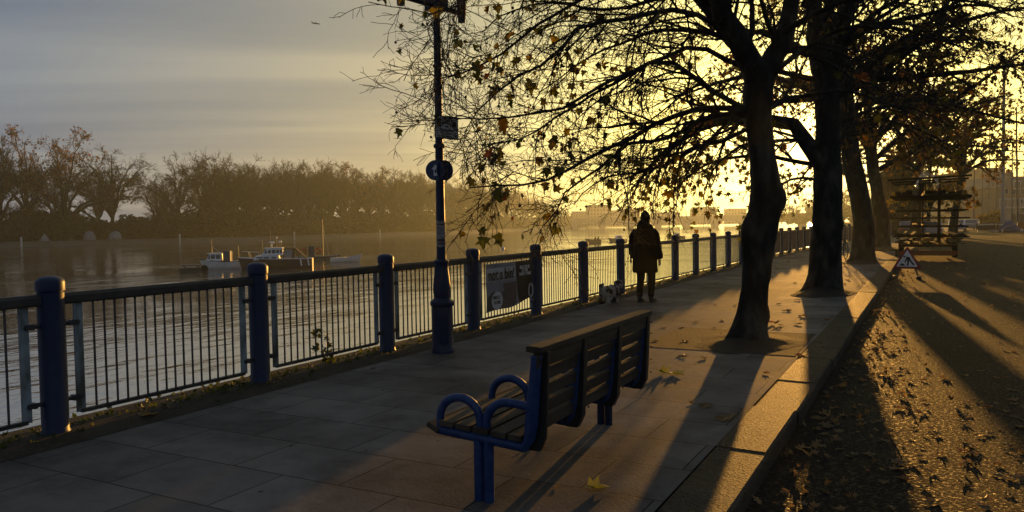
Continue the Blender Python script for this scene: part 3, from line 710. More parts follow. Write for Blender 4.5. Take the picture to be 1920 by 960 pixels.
def far_kerb_tree(y, dx, label, seed, lean, nleaf, leaf='leafbrown', h=4.2, rad=.3, up=(6.5, 5)):
    b = Vector((-2.2 + cx(y) + dx, y, 0)); t = empty('plane_tree', b, 0, label, 'tree', 'plane trees along the kerb')
    pts = [b, b + Vector((lean * .2, 0, h * .35)), b + Vector((lean * .6, .1, h * .7)), b + Vector((lean, .1, h))]
    V, F = rough_trunk(pts, [rad * 1.35, rad * 1.05, rad, rad * .9], seed, (), sides=14, sub=18)
    np_mesh('trunk', V - np.array(t.location), F, M['bark'], t)
    rg = random.Random(seed); lim = []; top = Vector(pts[-1])
    for i in range(8):
        a = 2 * PI * (i + rg.uniform(-.3, .3)) / 8; d = Vector((math.cos(a), math.sin(a), 0)); q = Vector(pts[-1]) - Vector((0, 0, .5 * (i % 3)))
        s, hh = up[0] * rg.uniform(.7, 1.2), up[1] * rg.uniform(.05, .9)
        lim.append(([q, q + d * s * .3 + Vector((0, 0, hh * .6 + .3)), q + d * s * .65 + Vector((0, 0, hh * .8)), q + d * s + Vector((0, 0, hh * .55))], rad * .5, .012))
    lim += upper_limbs(rg, top + Vector((0, 0, 2.5)), 6, up[0] * .9, up[1], rad * .5)
    lim.append(([top, top + Vector((0, 0, 2)), top + Vector((.3, .2, 5))], rad * .9, .04))
    grow(t, lim, seed, L1=2.6, L2=3.6, L3=3.0, len1=(.8, 2.4), len2=(.4, 1.2), rmin=.009, nleaf=nleaf, leaf=leaf, leafsize=(.14, .26))
far_kerb_tree(62, .3, 'leafy brown plane tree behind the fourth trunk, hung over the trailer', 41, .3, 3600, h=5.6, up=(6.5, 6))
far_kerb_tree(80, 1.6, 'plane tree with brown foliage reaching furthest right over the road', 42, .8, 3800, h=6, up=(8.0, 6))
far_kerb_tree(70, .4, 'small yellow leaved tree glowing between the dark trunks', 43, .2, 2400, leaf='leafyellow', h=2.6, rad=.14, up=(2.6, 3.4))
# ------------------------------------------------------------------ street furniture
M['black'] = mat('black_paint', (.012, .012, .014), .45, .5, noise=(12, (.025, .025, .026), .6))
M['white_sign'] = mat('sign_white', (.8, .8, .78), .45, .4, noise=(9, (.65, .65, .63), .5))
M['sign_grey'] = mat('faded_sign_face', (.75, .75, .73), .5, .4, noise=(14, (.55, .55, .53), .7))
M['sign_blue'] = mat('route_sign_blue', (.012, .03, .09), .4, .5)
M['sign_red'] = mat('sign_red', (.30, .012, .014), .4, .5, noise=(20, (.2, .01, .012), .6))
M['letter'] = mat('black_lettering', (.012, .012, .012), .5)
M['sticker'] = mat('torn_paper_sticker', (.36, .35, .34), .7, .2, noise=(18, (.16, .15, .15), .6))
M['redink'] = mat('sticker_print', (.10, .06, .07), .7, .2)
M['wood'] = mat('worn_bench_slat', (.032, .025, .018), .78, .2, noise=(6, (.085, .07, .052), .6, (1, .12, 1)), bump=(35, .5, .004))
M['benchblue'] = mat('bench_tube_blue', (.006, .028, .115), .5, .4, noise=(16, (.016, .05, .15), .45), bump=(50, .15, .002))

# ---- lamp column
lampx, lampy = -5.43, 8.17
lamp = empty('lamp_post', (lampx, lampy, 0), 0, 'dark blue cast iron lamp post with flared base and signs, standing before the railing', 'lamp post')
MB().lathe([(.150, 0), (.150, .05), (.138, .07), (.135, .40), (.132, .585), (.150, .60), (.156, .625), (.150, .655), (.120, .675), (.104, .70)], sides=28).build('base', M['navy'], lamp, smooth=True)
MB().lathe([(.103, .695), (.110, .74), (.114, .80), (.108, .88), (.098, .97), (.086, 1.07), (.082, 1.12), (.094, 1.14), (.094, 1.165), (.074, 1.185)], sides=28).build('pedestal', M['navy'], lamp, smooth=True)
MB().lathe([(.062, 1.18), (.058, 1.30), (.053, 2.4), (.050, 2.585), (.066, 2.595), (.074, 2.615), (.066, 2.64), (.049, 2.65), (.044, 4.32)], sides=20).build('column', M['navy'], lamp, smooth=True)
for z in (.55,):
    d = MB(); d.box((.139 * math.cos(-.9), .139 * math.sin(-.9), .30), (.012, .12, .36), (0, 0, -.9)); d.build('access_door', M['navy'], lamp, bevel=.003)
# top: box with a cross bar and two drooping end caps
az = R(11); ux = Vector((math.sin(az), math.cos(az), 0)); un = Vector((math.cos(az), -math.sin(az), 0))
hb = MB().box((0, 0, 4.46), (.20, .22, .32), (0, 0, -az)).build('control_box', M['navy'], lamp, bevel=.008)
MB().tube([Vector((0, 0, 4.36)) - ux * .62, Vector((0, 0, 4.36)) + ux * .52], .032, 10).build('cross_arm', M['black'], lamp, smooth=True)
for sgn, ln in ((-1, .60), (1, .46)):
    c = Vector((0, 0, 4.36)) + ux * sgn * ln
    MB().lathe([(.02, -.12), (.048, -.11), (.055, .02), (.062, .06), (.062, .34), (.03, .37)], (c.x, c.y, c.z), 14).build('lantern_arm_end', M['black'], lamp, smooth=True)
# small oval bracket halfway up
for z in (3.55, 3.56):
    pass
MB().lathe([(.052, 3.60), (.054, 3.61), (.054, 3.63), (.051, 3.64)], sides=16).build('clamp_band', M['bolt'], lamp, smooth=True)
# sticker wrap on the column
st = MB(); n = 14
rings = []
for z in (1.345, 1.45, 1.56, 1.672):
    rings.append([(.0582 * math.cos(-2.2 + 3.0 * k / n), .0582 * math.sin(-2.2 + 3.0 * k / n), z + .004 * math.sin(k)) for k in range(n + 1)])
vs = [p for r_ in rings for p in r_]; fs = [(i * (n + 1) + k, i * (n + 1) + k + 1, (i + 1) * (n + 1) + k + 1, (i + 1) * (n + 1) + k) for i in range(3) for k in range(n)]
s_ = empty('paper_sticker', (lampx, lampy, 0), 0, 'torn pale paper sticker wrapped round the lamp post above the railing', 'sticker')
MB().add(vs, fs).build('paper', M['sticker'], s_, smooth='all')
pr = MB()
for z0, z1 in ((1.375, 1.395), (1.415, 1.445), (1.62, 1.635)):
    vs = [(.0588 * math.cos(-1.9 + 1.9 * k / n), .0588 * math.sin(-1.9 + 1.9 * k / n), z) for z in (z0, z1) for k in range(n + 1)]
    pr = MB(); pr.add(vs, [(k, k + 1, n + 2 + k, n + 1 + k) for k in range(n)]); pr.build('print', M['redink'], s_)
pass

def plate_frame(o, ux, un):
    """matrix with local x along ux, local y up, local z along un"""
    uy = Vector((0, 0, 1)); return Matrix(((ux.x, uy.x, un.x, o[0]), (ux.y, uy.y, un.y, o[1]), (ux.z, uy.z, un.z, o[2]), (0, 0, 0, 1)))
def rect(mb, Mx, x0, y0, x1, y1, z0, z1):
    mb.add([Mx @ Vector((x, y, z)) for z in (z0, z1) for y in (y0, y1) for x in (x0, x1)], [(0, 2, 3, 1), (4, 5, 7, 6), (0, 1, 5, 4), (2, 6, 7, 3), (1, 3, 7, 5), (0, 4, 6, 2)]); return mb
def poly(mb, Mx, pts, z0, z1):
    n = len(pts); mb.add([Mx @ Vector((x, y, z)) for z in (z0, z1) for x, y in pts], [tuple(range(n - 1, -1, -1)), tuple(range(n, 2 * n))] + [(k, (k + 1) % n, n + (k + 1) % n, n + k) for k in range(n)]); return mb
# ---- notice plate clamped to the column
az = R(14); ux = Vector((math.sin(az), math.cos(az), 0)); un = Vector((math.cos(az), -math.sin(az), 0))
ns = empty('notice_sign', (lampx, lampy, 2.85), 0, 'small grey rectangular notice plate with faded writing, high on the lamp post', 'sign')
Mx = plate_frame(Vector((0, 0, 0)) + ux * .075 + un * .06, ux, un)
rect(MB(), Mx, -.20, -.145, .20, .145, 0, .004).build('plate', M['sign_grey'], ns)
fr = MB(); rect(fr, Mx, -.20, .131, .20, .145, .0045, .006); rect(fr, Mx, -.20, -.145, .20, -.131, .0045, .006); rect(fr, Mx, -.20, -.1305, -.189, .1305, .0045, .006); rect(fr, Mx, .189, -.1305, .20, .1305, .0045, .006)
fr.build('rim', M['black'], ns)
rect(MB(), Mx, -.165, .0, -.095, .11, .0045, .006).build('pictogram', M['letter'], ns); rect(MB(), Mx, .10, .015, .165, .085, .0045, .006).build('pictogram', M['letter'], ns)
for i, (t, y, x) in enumerate((('Permit', .095, .005), ('holders', .055, .01), ('only', .015, 0), ('Mon-Sun 8am', -.035, 0), ('to 6.30pm', -.075, 0), ('No return', -.112, 0))):
    text_mesh('lettering', t, M['letter'], .042, Mx @ Matrix.Translation((x, y, .005)), ns, bold=.001)
for z in (.10, -.10):
    MB().lathe([(.052, z - .012), (.058, z - .012), (.058, z + .012), (.052, z + .012)], sides=16).build('clamp_band', M['bolt'], ns)
# ---- two round route signs back to back like an open book
def disc(name, label, n_az, off, arrow):
    un = Vector((math.cos(n_az), math.sin(n_az), 0)); ux = Vector((-un.y, un.x, 0))
    e = empty(name, (lampx, lampy, 2.31), 0, label, 'sign')
    Mx = plate_frame(un * .062 + ux * off, ux, un)
    c = [(.128 * math.cos(2 * PI * k / 40), .128 * math.sin(2 * PI * k / 40)) for k in range(40)]
    poly(MB(), Mx, c, 0, .004).build('plate', M['sign_blue'], e)
    if arrow:
        a = [(-.024, -.07), (.026, -.07), (.026, .012), (.05, .012), (.001, .075), (-.048, .012), (-.024, .012)]
        poly(MB(), Mx, a, .0046, .007).build('arrow', M['white_sign'], e)
        b = [(.012 * math.cos(2 * PI * k / 12) + .001, .022 * math.sin(2 * PI * k / 12) - .012) for k in range(12)]
        poly(MB(), Mx, b, .0074, .0085).build('symbol', M['sign_blue'], e)
    MB().lathe([(.052, -.012), (.060, -.012), (.060, .012), (.052, .012)], sides=16).build('clamp_band', M['bolt'], e)
cam_az = math.atan2(-lampy, -lampx)
disc('route_sign', 'dark round sign with a white upward arrow on the lamp post', cam_az - .30, -.035, True)
disc('route_sign', 'plain dark round sign to the right of the arrow disc on the lamp post', cam_az + .62, .035, False)

# ---- banner tied to the railing
M['ban_grey'] = mat('banner_print_grey', (.28, .28, .30), .55, .3, noise=(3, (.2, .2, .22), .7))
M['ban_pale'] = mat('banner_print_pale', (.55, .55, .55), .55, .3)
M['ban_black'] = mat('banner_print_black', (.012, .011, .011), .5, .3)
M['ban_green'] = mat('banner_print_foliage', (.06, .07, .05), .6, .3, noise=(14, (.13, .10, .08), .7))
M['ban_brown'] = mat('banner_print_brown', (.10, .07, .055), .6, .3, noise=(12, (.17, .12, .10), .7))
by0 = FY0 + 3 * FS
ban = empty('litter_banner', (FX + .035, by0, 0), 0, 'grey and black banner reading not a bin! tied to the railing', 'banner')
def sag(u):                                                   # u 0..1 along the banner: bottom edge hangs lower at the left end
    return .24 + .13 * max(0, u - .18) ** 1.2 + .02 * math.sin(u * 9)
def bpt(u, v, off=0):
    y = .30 + u * 1.60; z = sag(u) + (1.0 - sag(u) - .0) * v; return (.012 + .005 * math.sin(u * 11 + v * 3) + .004 * math.sin(v * 7 + u * 4) + off, y, z)
def patch(name, m, u0, v0, u1, v1, off, nu=16, nv=8, shape=None):
    mb = MB(); vs = []
    for j in range(nv + 1):
        for i in range(nu + 1):
            u, v = u0 + (u1 - u0) * i / nu, v0 + (v1 - v0) * j / nv
            if shape: u, v = shape(u, v, i / nu, j / nv)
            vs.append(bpt(u, v, off))
    mb.add(vs, [(j * (nu + 1) + i, j * (nu + 1) + i + 1, (j + 1) * (nu + 1) + i + 1, (j + 1) * (nu + 1) + i) for j in range(nv) for i in range(nu)])
    return mb.build(name, m, ban, smooth='all')
patch('cloth', M['ban_grey'], 0, 0, 1, 1, 0, 30, 12)
patch('white_panel', M['ban_pale'], .01, .62, .60, .90, .0025, 18, 4)
patch('black_panel', M['ban_black'], .62, .0, 1, 1, .0025, 12, 8, lambda u, v, a, b: (u + .06 * (1 - b) ** 2 * (1 - a), v))
patch('photo_print', M['ban_green'], .02, .02, .60, .30, .0025, 20, 5, lambda u, v, a, b: (u, v + .10 * b * abs(math.sin(a * 7)) ))
patch('photo_print', M['ban_brown'], .40, .06, .62, .55, .004, 8, 8, lambda u, v, a, b: (u + .05 * math.sin(b * 5) * (1 - a), v))
patch('photo_print', M['ban_brown'], .30, .02, .58, .22, .005, 8, 4)
def btext(t, u, v, size, m, bold=0, sx=1, rot=0):
    p = bpt(u, v, 0); p = (.034, p[1], p[2]); Mx = plate_frame(p, Vector((0, 1, 0)), Vector((1, 0, 0))) @ Matrix.Rotation(rot, 4, 'Z')
    text_mesh('lettering', t, m, size, Mx, ban, bold=bold, sx=sx)
btext('not a bin!', .30, .75, .255, M['letter'], .006, .88)
btext('BAG YOUR', .80, .84, .072, M['sign_grey'], .003)
btext('LITTER', .80, .755, .072, M['sign_grey'], .003)
btext('TAKE IT HOME', .80, .67, .066, M['sign_grey'], .003)
blob = [(.5 * math.cos(2 * PI * k / 20), .36 * math.sin(2 * PI * k / 20)) for k in range(20)]
Mx = plate_frame((.030,) + bpt(.20, .20)[1:], Vector((0, 1, 0)), Vector((1, 0, 0)))
poly(MB(), Mx, [(a * .36, b * .40) for a, b in blob], 0, .002).build('badge', M['ban_pale'], ban)
Mb = Mx @ Matrix.Translation((0, .02, .003))
text_mesh('lettering', 'SMELLS', M['letter'], .075, Mb @ Matrix.Translation((-.02, .03, 0)), ban, bold=.002)
text_mesh('lettering', 'HOME', M['letter'], .075, Mb @ Matrix.Translation((.0, -.05, 0)), ban, bold=.002)
rg_ = MB(); Mx = plate_frame((.030,) + bpt(.93, .17)[1:], Vector((0, 1, 0)), Vector((1, 0, 0)))
ring = [(.075 * math.cos(2 * PI * k / 24), .11 * math.sin(2 * PI * k / 24) * (1.25 if math.sin(2 * PI * k / 24) > 0 else .8)) for k in range(24)]
rg_.tube([Mx @ Vector((x, y, .004)) for x, y in ring + ring[:1]], .009, 6, caps=False); rg_.build('ring_emblem', M['white_sign'], ban)
MB().box(bpt(.975, .33, .014), (.004, .05, .03)).build('emblem', M['sign_grey'], ban)

# ---- bench
bench = empty('park_bench', (-2.23, 4.75, 0), 0, 'worn slatted bench with blue hooped arms facing the river on the pavement', 'bench')
BY = [-.93, -.31, .31, .93]
for i, y in enumerate(BY):
    f = MB(); end = i in (0, 3); xo = 0
    # seat tube, rear upright (flat-sided), arm hoops
    f.tube([(-.36, y, .392), (.235, y, .352)], .032, 12)
    up = [(.225, y, .345), (.262, y, .40), (.275, y, .48), (.300, y, .72), (.312, y, .86)]
    f.tube(up, [.034, .040, .046, .042, .036], 12, flat=.8)
    f.ell((.313, y, .868), (.036, .036, .02))
    def hoop(x0, x1, z0, z1, top):
        r_ = (x1 - x0) / 2; pts = [(x0, y, z0)]
        for k in range(13):
            a = PI - PI * k / 12; pts.append((x0 + r_ + r_ * math.cos(a), y, top - r_ * .9 + r_ * .9 * math.sin(a)))
        pts.append((x1, y, z1)); f.tube(pts, .026, 12)
    if end or i == 1 or i == 2:
        hoop(-.335, -.06, .39, .375, .595)
        pts = [(-.018, y, .37)]
        for k in range(8):
            a = PI - (PI / 2) * k / 7; pts.append((.125 + .143 * math.cos(a), y, .455 + .14 * math.sin(a)))
        pts += [(.20, y, .592), (.285, y, .580)]
        f.tube(pts, .026, 12)
    f.build('arm_frame', M['benchblue'], bench, smooth=True)
    if end:
        for xx in (-.072, -.006):
            MB().tube([(xx, y + (.05 if i else 0), 0), (xx, y + (.05 if i else 0), .36)], .031, 12).build('leg', M['benchblue'] if i == 0 else M['navy'], bench, smooth=True)
# seat slats (front one dips over the edge) and back slats on dark battens
for k, (x, z, w, tlt) in enumerate(((-.372, .405, .085, .42), (-.275, .436, .10, .04), (-.158, .428, .10, .07), (-.04, .420, .10, .07), (.078, .412, .10, .07), (.185, .406, .085, .06))):
    MB().box((x, 0, z), (w, 1.94, .034), (0, tlt, 0)).build('seat_slat', M['wood'], bench, bevel=.005)
for k, z in enumerate((.455, .555, .655, .755)):
    x = .272 + (z - .455) * .12
    MB().box((x - .012, 0, z), (.032, 1.92, .074), (0, .12, 0)).build('back_slat', M['wood'], bench, bevel=.005)
MB().box((.315, 0, .915), (.095, 1.94, .036), (0, .05, 0)).build('top_rail', M['wood'], bench, bevel=.006)
MB().box((.322, 0, .85), (.036, 1.92, .085), (0, .12, 0)).build('back_slat', M['wood'], bench, bevel=.005)
M['batten'] = mat('dark_iron_batten', (.012, .012, .013), .5, .4)
for i, y in enumerate(BY):
    pts = [(.0, .90), (.07, .90), (.055, .55), (.045, .40), (.01, .325), (-.06, .325), (-.085, .36), (-.05, .42), (-.03, .55)]
    b = MB(); b.prism([(p[0] + .285, p[1]) for p in pts], (0, y - .032, 0), (1, 0, 0), (0, 0, 1), (0, 1, 0), .064) if i else b.prism([(p[0] + .300, p[1]) for p in pts], (0, y + .03, 0), (1, 0, 0), (0, 0, 1), (0, 1, 0), .03)
    o = b.build('back_batten', M['batten'], bench, bevel=.006)
    for z in (.46, .56, .66, .76, .85):
        MB().ell((.362 + (z - .46) * .02 if i else .345 + (z - .46) * .05, y + (.002 if i else .045), z), (.007, .007, .007), seg=8, rng=5).build('bolt', M['bolt'], bench, smooth='all')

# ---- men at work sign on its folding frame
sg = empty('road_works_sign', (-.50, 24.6, -.12), 0, 'red bordered triangular men at work sign standing in the road by the kerb', 'sign')
sd = Vector((math.cos(R(-8)), math.sin(R(-8)), 0)); sn = Vector((sd.y, -sd.x, 0)); upv = (Vector((0, 0, 1)) - sn * .12).normalized()
nz = sd.cross(upv)
Mx = Matrix(((sd.x, upv.x, nz.x, 0), (sd.y, upv.y, nz.y, 0), (sd.z, upv.z, nz.z, .30), (0, 0, 0, 1)))
def tri(s, yo=0, rr=.035):
    h = s * .866; cs = [(-s / 2, 0), (s / 2, 0), (0, h)]; out = []
    for (x, y), a0 in zip(cs, (210, 330, 90)):
        cxn, cyn = (0, h / 3); d = Vector((cxn - x, cyn - y)).normalized() * rr * 2
        for da in (-60, -30, 0, 30, 60):
            a = R(a0 + da); out.append((x + d.x + rr * math.cos(a), y + d.y + rr * math.sin(a) + yo))
    return out
poly(MB(), Mx, tri(.76), 0, .006).build('border', M['sign_red'], sg)
poly(MB(), Mx, tri(.56, .058, .015), .0064, .0085).build('face', M['white_sign'], sg)
man = MB()
def mp(pts): poly(man, Mx, pts, .009, .011)
c = [(-.075 + .026 * math.cos(2 * PI * k / 14), .345 + .026 * math.sin(2 * PI * k / 14)) for k in range(14)]; mp(c)
mp([(-.05, .325), (.02, .345), (.075, .315), (.095, .265), (.055, .225), (.005, .245), (-.01, .29)])
mp([(.005, .25), (.06, .23), (.05, .16), (.035, .085), (-.005, .085), (.005, .16)])
mp([(.055, .235), (.09, .26), (.14, .19), (.195, .125), (.165, .095), (.10, .165)])
mp([(-.03, .30), (.01, .28), (-.02, .22), (-.04, .18), (-.065, .195), (-.05, .235)])
mp([(-.075, .21), (-.06, .205), (-.03, .155), (-.045, .15)])
mp([(-.195, .085), (-.165, .13), (-.12, .15), (-.07, .13), (-.045, .085)])
man.build('pictogram', M['letter'], sg)
for sx in (-1, 1):
    p0 = Mx @ Vector((sx * .10, .42, -.012)); p1 = Mx @ Vector((sx * .30, -.30, -.012)); p1.z = 0
    MB().tube([p0, p1], .016, 8).build('leg', M['black'], sg, smooth=True)
    q0 = Mx @ Vector((sx * .10, .45, -.03)); q1 = Vector((sd.x * sx * .30, sd.y * sx * .30 + .62, 0)); MB().tube([q0, q1], .014, 8).build('leg', M['black'], sg, smooth=True)
    q = MB(); q.box(Vector((p1.x, p1.y + .05, .05)), (.13, .26, .10), (0, 0, .1)); q.build('ballast_bag', M['black'], sg, bevel=.03)
MB().tube([Mx @ Vector((-.27, .02, -.012)), Mx @ Vector((.27, .02, -.012))], .014, 8).build('cross_bar', M['black'], sg)

# ---- rack trailer parked at the kerb
tr = empty('rack_trailer', (.0, 36.6, -.11), 0, 'dark open steel rack trailer loaded with long bars, parked beside the kerb', 'trailer')
M['steel'] = mat('dark_galvanised_steel', (.008, .008, .008), .75, .15, .0, noise=(4, (.016, .015, .014), .6))
M['tyre'] = mat('black_tyre', (.015, .015, .015), .8, .2)
M['amber'] = mat('tail_board_orange', (.20, .06, .012), .5, .4)
MB().bbox((-1.05, 0, .52), (1.12, 5.6, .60)).build('deck', M['steel'], tr)
ch = MB(); ch.bbox((-1.0, .1, .42), (-.88, 5.5, .515)); ch.build('chassis_rail', M['steel'], tr); ch = MB(); ch.bbox((.92, .1, .42), (1.04, 5.5, .515)); ch.build('chassis_rail', M['steel'], tr)
MB().tube([(0, 5.5, .47), (0, 7.0, .45)], .05, 8).build('drawbar', M['steel'], tr)
for sx in (-1.02, 1.06):
    for wy in (1.9, 2.9):
        w = MB(); w.tube([(sx - .10, wy, .33), (sx + .10, wy, .33)], .33, 20); w.build('wheel', M['tyre'], tr, smooth=True)
        MB().tube([(sx - .105, wy, .33), (sx + .105, wy, .33)], .17, 14).build('hub', M['steel'], tr, smooth=True)
ub = MB(); ub.bbox((-.95, -.06, .16), (1.05, -.01, .36)); ub.build('tail_board', M['amber'], tr, bevel=.01)
for sx in (-.98, 1.08): MB().box((sx, -.03, .28), (.10, .03, .12)).build('tail_lamp', M['sign_red'], tr, bevel=.008)
for y in (.12, 2.8, 5.4):
    for x in ((-.30, -.24, -.14, -.08, .46) if y < 1 else (-.2, .46)):
        MB().box((x, y, 1.96), (.035 if x < .4 else .065, .05, 2.86)).build('upright', M['steel'], tr)
for z, x0, x1, hh in ((3.40, -1.45, 1.6, .085), (2.62, -1.4, 1.6, .10), (2.05, -1.2, 1.5, .06), (1.72, -1.4, 1.55, .06), (1.36, -1.1, 1.5, .06), (.95, -1.3, 1.55, .07)):
    for y in (.12, 2.8, 5.4):
        MB().box(((x0 + x1) / 2, y - .045, z + .0), (x1 - x0, .06, hh), (0, -.028 if z > 3 else .006, 0)).build('cross_arm', M['steel'], tr)
rg = random.Random(8)
ld = []
for z, n in ((2.70, 9), (2.09, 4), (1.76, 3), (1.40, 3), (.65, 7), (.74, 6), (.83, 5), (1.0, 5)):
    for i in range(n):
        x = -1.2 + 2.6 * (i + rg.uniform(.1, .9)) / n
        big = z > 2.6; ld.append((x, z + rg.uniform(0, .03), big))
bundle_group = 'long bars and planks lying on the rack trailer'
for x, z, big in ld:
    b = MB(); w = rg.uniform(.16, .30) if big else rg.uniform(.08, .2); h = rg.uniform(.10, .17) if big else rg.uniform(.04, .07)
    b.box((0, 0, 0), (w, rg.uniform(4.8, 6.2), h), (rg.uniform(-.01, .01), 0, rg.uniform(-.03, .03)))
    o = b.build('stored_plank', M['steel'], None, loc=(x, 36.6 + 2.7 + rg.uniform(-.3, .2), -.11 + z + h / 2), bevel=.01)
    tag(o, 'dark long plank lying lengthwise among others on the rack trailer', 'plank', bundle_group)
# translucent wrapping on the top rail
M['film'] = mat('clear_plastic_film', (.55, .55, .52), .25, .5)
M['film'].node_tree.nodes['Principled BSDF'].inputs['Alpha'].default_value = .45
fb = MB(); nu, nv = 20, 10; rgf = np.random.default_rng(5); vs = []
for j in range(nv + 1):
    for i in range(nu + 1):
        u, v = i / nu, j / nv; a = PI * u
        rr = .5 + .06 * math.sin(u * 13 + v * 5) + rgf.normal() * .015
        vs.append((.05 + rr * .82 * math.cos(a), v * .55 + .03 * math.sin(u * 9), 3.0 + rr * 1.25 * math.sin(a) * (.9 + .1 * math.cos(v * 6))))
fb.add(vs, [(j * (nu + 1) + i, j * (nu + 1) + i + 1, (j + 1) * (nu + 1) + i + 1, (j + 1) * (nu + 1) + i) for j in range(nv) for i in range(nu)])
o = fb.build('plastic_cover', M['film'], None, smooth='all', loc=(-.05, 36.65, -.11)); tag(o, 'crumpled clear plastic cover arched over the top of the rack trailer', 'cover')

# ---- low timber rail, bicycle behind the third tree, second lamp column by the railing
lr = empty('timber_rail', (-2.05, 37.0, 0), 0, 'low dark timber rail lying along the kerb behind the third tree', 'rail')
MB().bbox((-.1, -.06, .22), (1.0, .06, .30)).build('beam', M['wood'], lr, bevel=.01)
for x in (0, .9): MB().bbox((x - .05, -.05, 0), (x + .05, .05, .22)).build('leg', M['wood'], lr)
l2y = 47.2
l2 = empty('lamp_post', (FX + .45 + cx(l2y), l2y, 0), 0, 'thin dark lamp post farther along the railing, half hidden by the second tree', 'lamp post')
MB().lathe([(.15, 0), (.15, .6), (.16, .64), (.11, .7), (.11, .85), (.08, 1.15), (.06, 1.2), (.05, 5.2)], sides=14).build('column', M['navy'], l2, smooth=True)
MB().lathe([(.06, 5.2), (.2, 5.45), (.22, 5.75), (.08, 5.95), (.03, 6.1)], sides=12).build('lantern', M['black'], l2, smooth=True)
# orange notice on the far railing
oy = FY0 + 27 * FS + .3
ob = MB().bbox((-.012, 0, .16), (.012, 1.15, 1.0)).build('warning_notice', M['amber'], None, loc=(FX + cx(oy + .6) + .06, oy, 0)); ob.rotation_euler = (0, 0, -math.atan2(cx(oy + 2) - cx(oy), 2)); tag(ob, 'orange warning notice tied to the far end of the railing', 'notice')
bk = empty('bicycle', (-3.0, 33.5, 0), R(80), 'dark bicycle leaning behind the third plane tree', 'bicycle')
for x in (-.52, .52):
    w = MB(); w.tube([(x + .33 * math.cos(2 * PI * k / 24), 0, .34 + .33 * math.sin(2 * PI * k / 24)) for k in range(25)], .018, 6, caps=False); w.build('wheel', M['tyre'], bk, smooth=True)
    s = MB()
    for k in range(8): s.tube([(x, 0, .34), (x + .32 * math.cos(PI * k / 4), 0, .34 + .32 * math.sin(PI * k / 4))], .002, 3)
    s.build('spokes', M['bolt'], bk)
MB().tube([(-.52, 0, .34), (-.1, 0, .30), (.35, 0, .85), (-.22, 0, .82), (-.1, 0, .30)], .016, 8).build('frame', M['black'], bk)
MB().tube([(.52, 0, .34), (.36, 0, .82), (.33, 0, .95)], .014, 8).build('fork', M['black'], bk)
MB().tube([(.30, -.25, .98), (.36, 0, .96), (.30, .25, .98)], .012, 8).build('handlebar', M['black'], bk)
sdl = MB(); sdl.ell((-.26, 0, .93), (.13, .07, .03)); sdl.tube([(-.22, 0, .82), (-.25, 0, .92)], .012, 6); sdl.build('saddle', M['black'], bk)
# ------------------------------------------------------------------ person and dog
M['coat'] = mat('black_winter_coat', (.006, .006, .0065), .9, .08, bump=(14, .4, .01))
M['trouser'] = mat('dark_trousers', (.010, .010, .011), .9, .1)
M['skin'] = mat('skin', (.36, .22, .16), .55, .3)
M['shoe'] = mat('black_boot', (.012, .012, .012), .5, .4)
M['hat'] = mat('black_knit_hat', (.010, .010, .011), .9, .1, bump=(60, .5, .004))

def skin_body(name, verts, edges, radii, rootv, m, parent, sub=2):
    me = bpy.data.meshes.new(name); me.from_pydata(verts, edges, []); me.update()
    o = bpy.data.objects.new(name, me); COL.objects.link(o); o.parent = parent
    sk = o.modifiers.new('skin', 'SKIN'); lay = me.skin_vertices[0].data if me.skin_vertices else None
    for i, r_ in enumerate(radii):
        rr = r_ if isinstance(r_, tuple) else (r_, r_); lay[i].radius = rr; lay[i].use_root = (i == rootv)
    sb = o.modifiers.new('sub', 'SUBSURF'); sb.levels = sb.render_levels = sub
    bpy.context.view_layer.update()
    nm = bpy.data.meshes.new_from_object(o.evaluated_get(bpy.context.evaluated_depsgraph_get()))
    o.modifiers.clear(); o.data = nm; nm.name = name; nm.materials.clear(); nm.materials.append(m)
    nm.polygons.foreach_set('use_smooth', [True] * len(nm.polygons)); return o
PX, PY = -5.02, 14.95
per = empty('person', (PX, PY, 0), R(-6), 'person in a long black hooded coat walking away beside the railing', 'person')
# local: +y is the way the person walks; one continuous body under the clothes
V_, E_, R_ = [], [], []
def vv(p, r_, link=None):
    V_.append(p); R_.append(r_); i = len(V_) - 1
    if link is not None: E_.append((link, i))
    return i
pel = vv((0, 0, .98), (.15, .11)); spn = vv((0, .0, 1.18), (.135, .10), pel); che = vv((0, .01, 1.38), (.16, .11), spn); nec = vv((0, .02, 1.53), (.055, .055), che); ch_ = vv((0, .05, 1.60), (.07, .075), nec); hd = vv((0, .045, 1.70), (.078, .092), ch_); hd2 = vv((0, .04, 1.775), (.055, .065), hd)
for s in (-1, 1):
    hip = vv((s * .10, 0, .92), .085, pel); kn = vv((s * .105, .03 if s < 0 else .10, .50), .056, hip); an = vv((s * .10, -.05 if s < 0 else .06, .10), .036, kn); toe = vv((s * .11, .10 if s < 0 else .22, .045), .036, an)
    sh = vv((s * .19, .01, 1.44), .055, che); el = vv((s * .265, -.03 if s > 0 else .02, 1.14), .042, sh); wr = vv((s * .285, .07 if s > 0 else .10, .90), .028, el); pa = vv((s * .285, .085 if s > 0 else .115, .83), (.038, .02), wr)
    for k in range(4):
        fy = .085 + (0 if s > 0 else .03) + (-.026 + .017 * k)
        f1 = vv((s * .288, fy, .785), .0095, pa); f2 = vv((s * .280, fy + .004, .755 + (.004 if k in (0, 3) else 0)), .0085, f1); vv((s * .262, fy + .006, .735 + (.006 if k in (0, 3) else 0)), .0075, f2)
    t1_ = vv((s * .268, .125 + (0 if s > 0 else .03), .825), .0105, pa); vv((s * .255, .135 + (0 if s > 0 else .03), .785), .0085, t1_)
body = skin_body('body', V_, E_, R_, 0, M['skin'], per, 2)
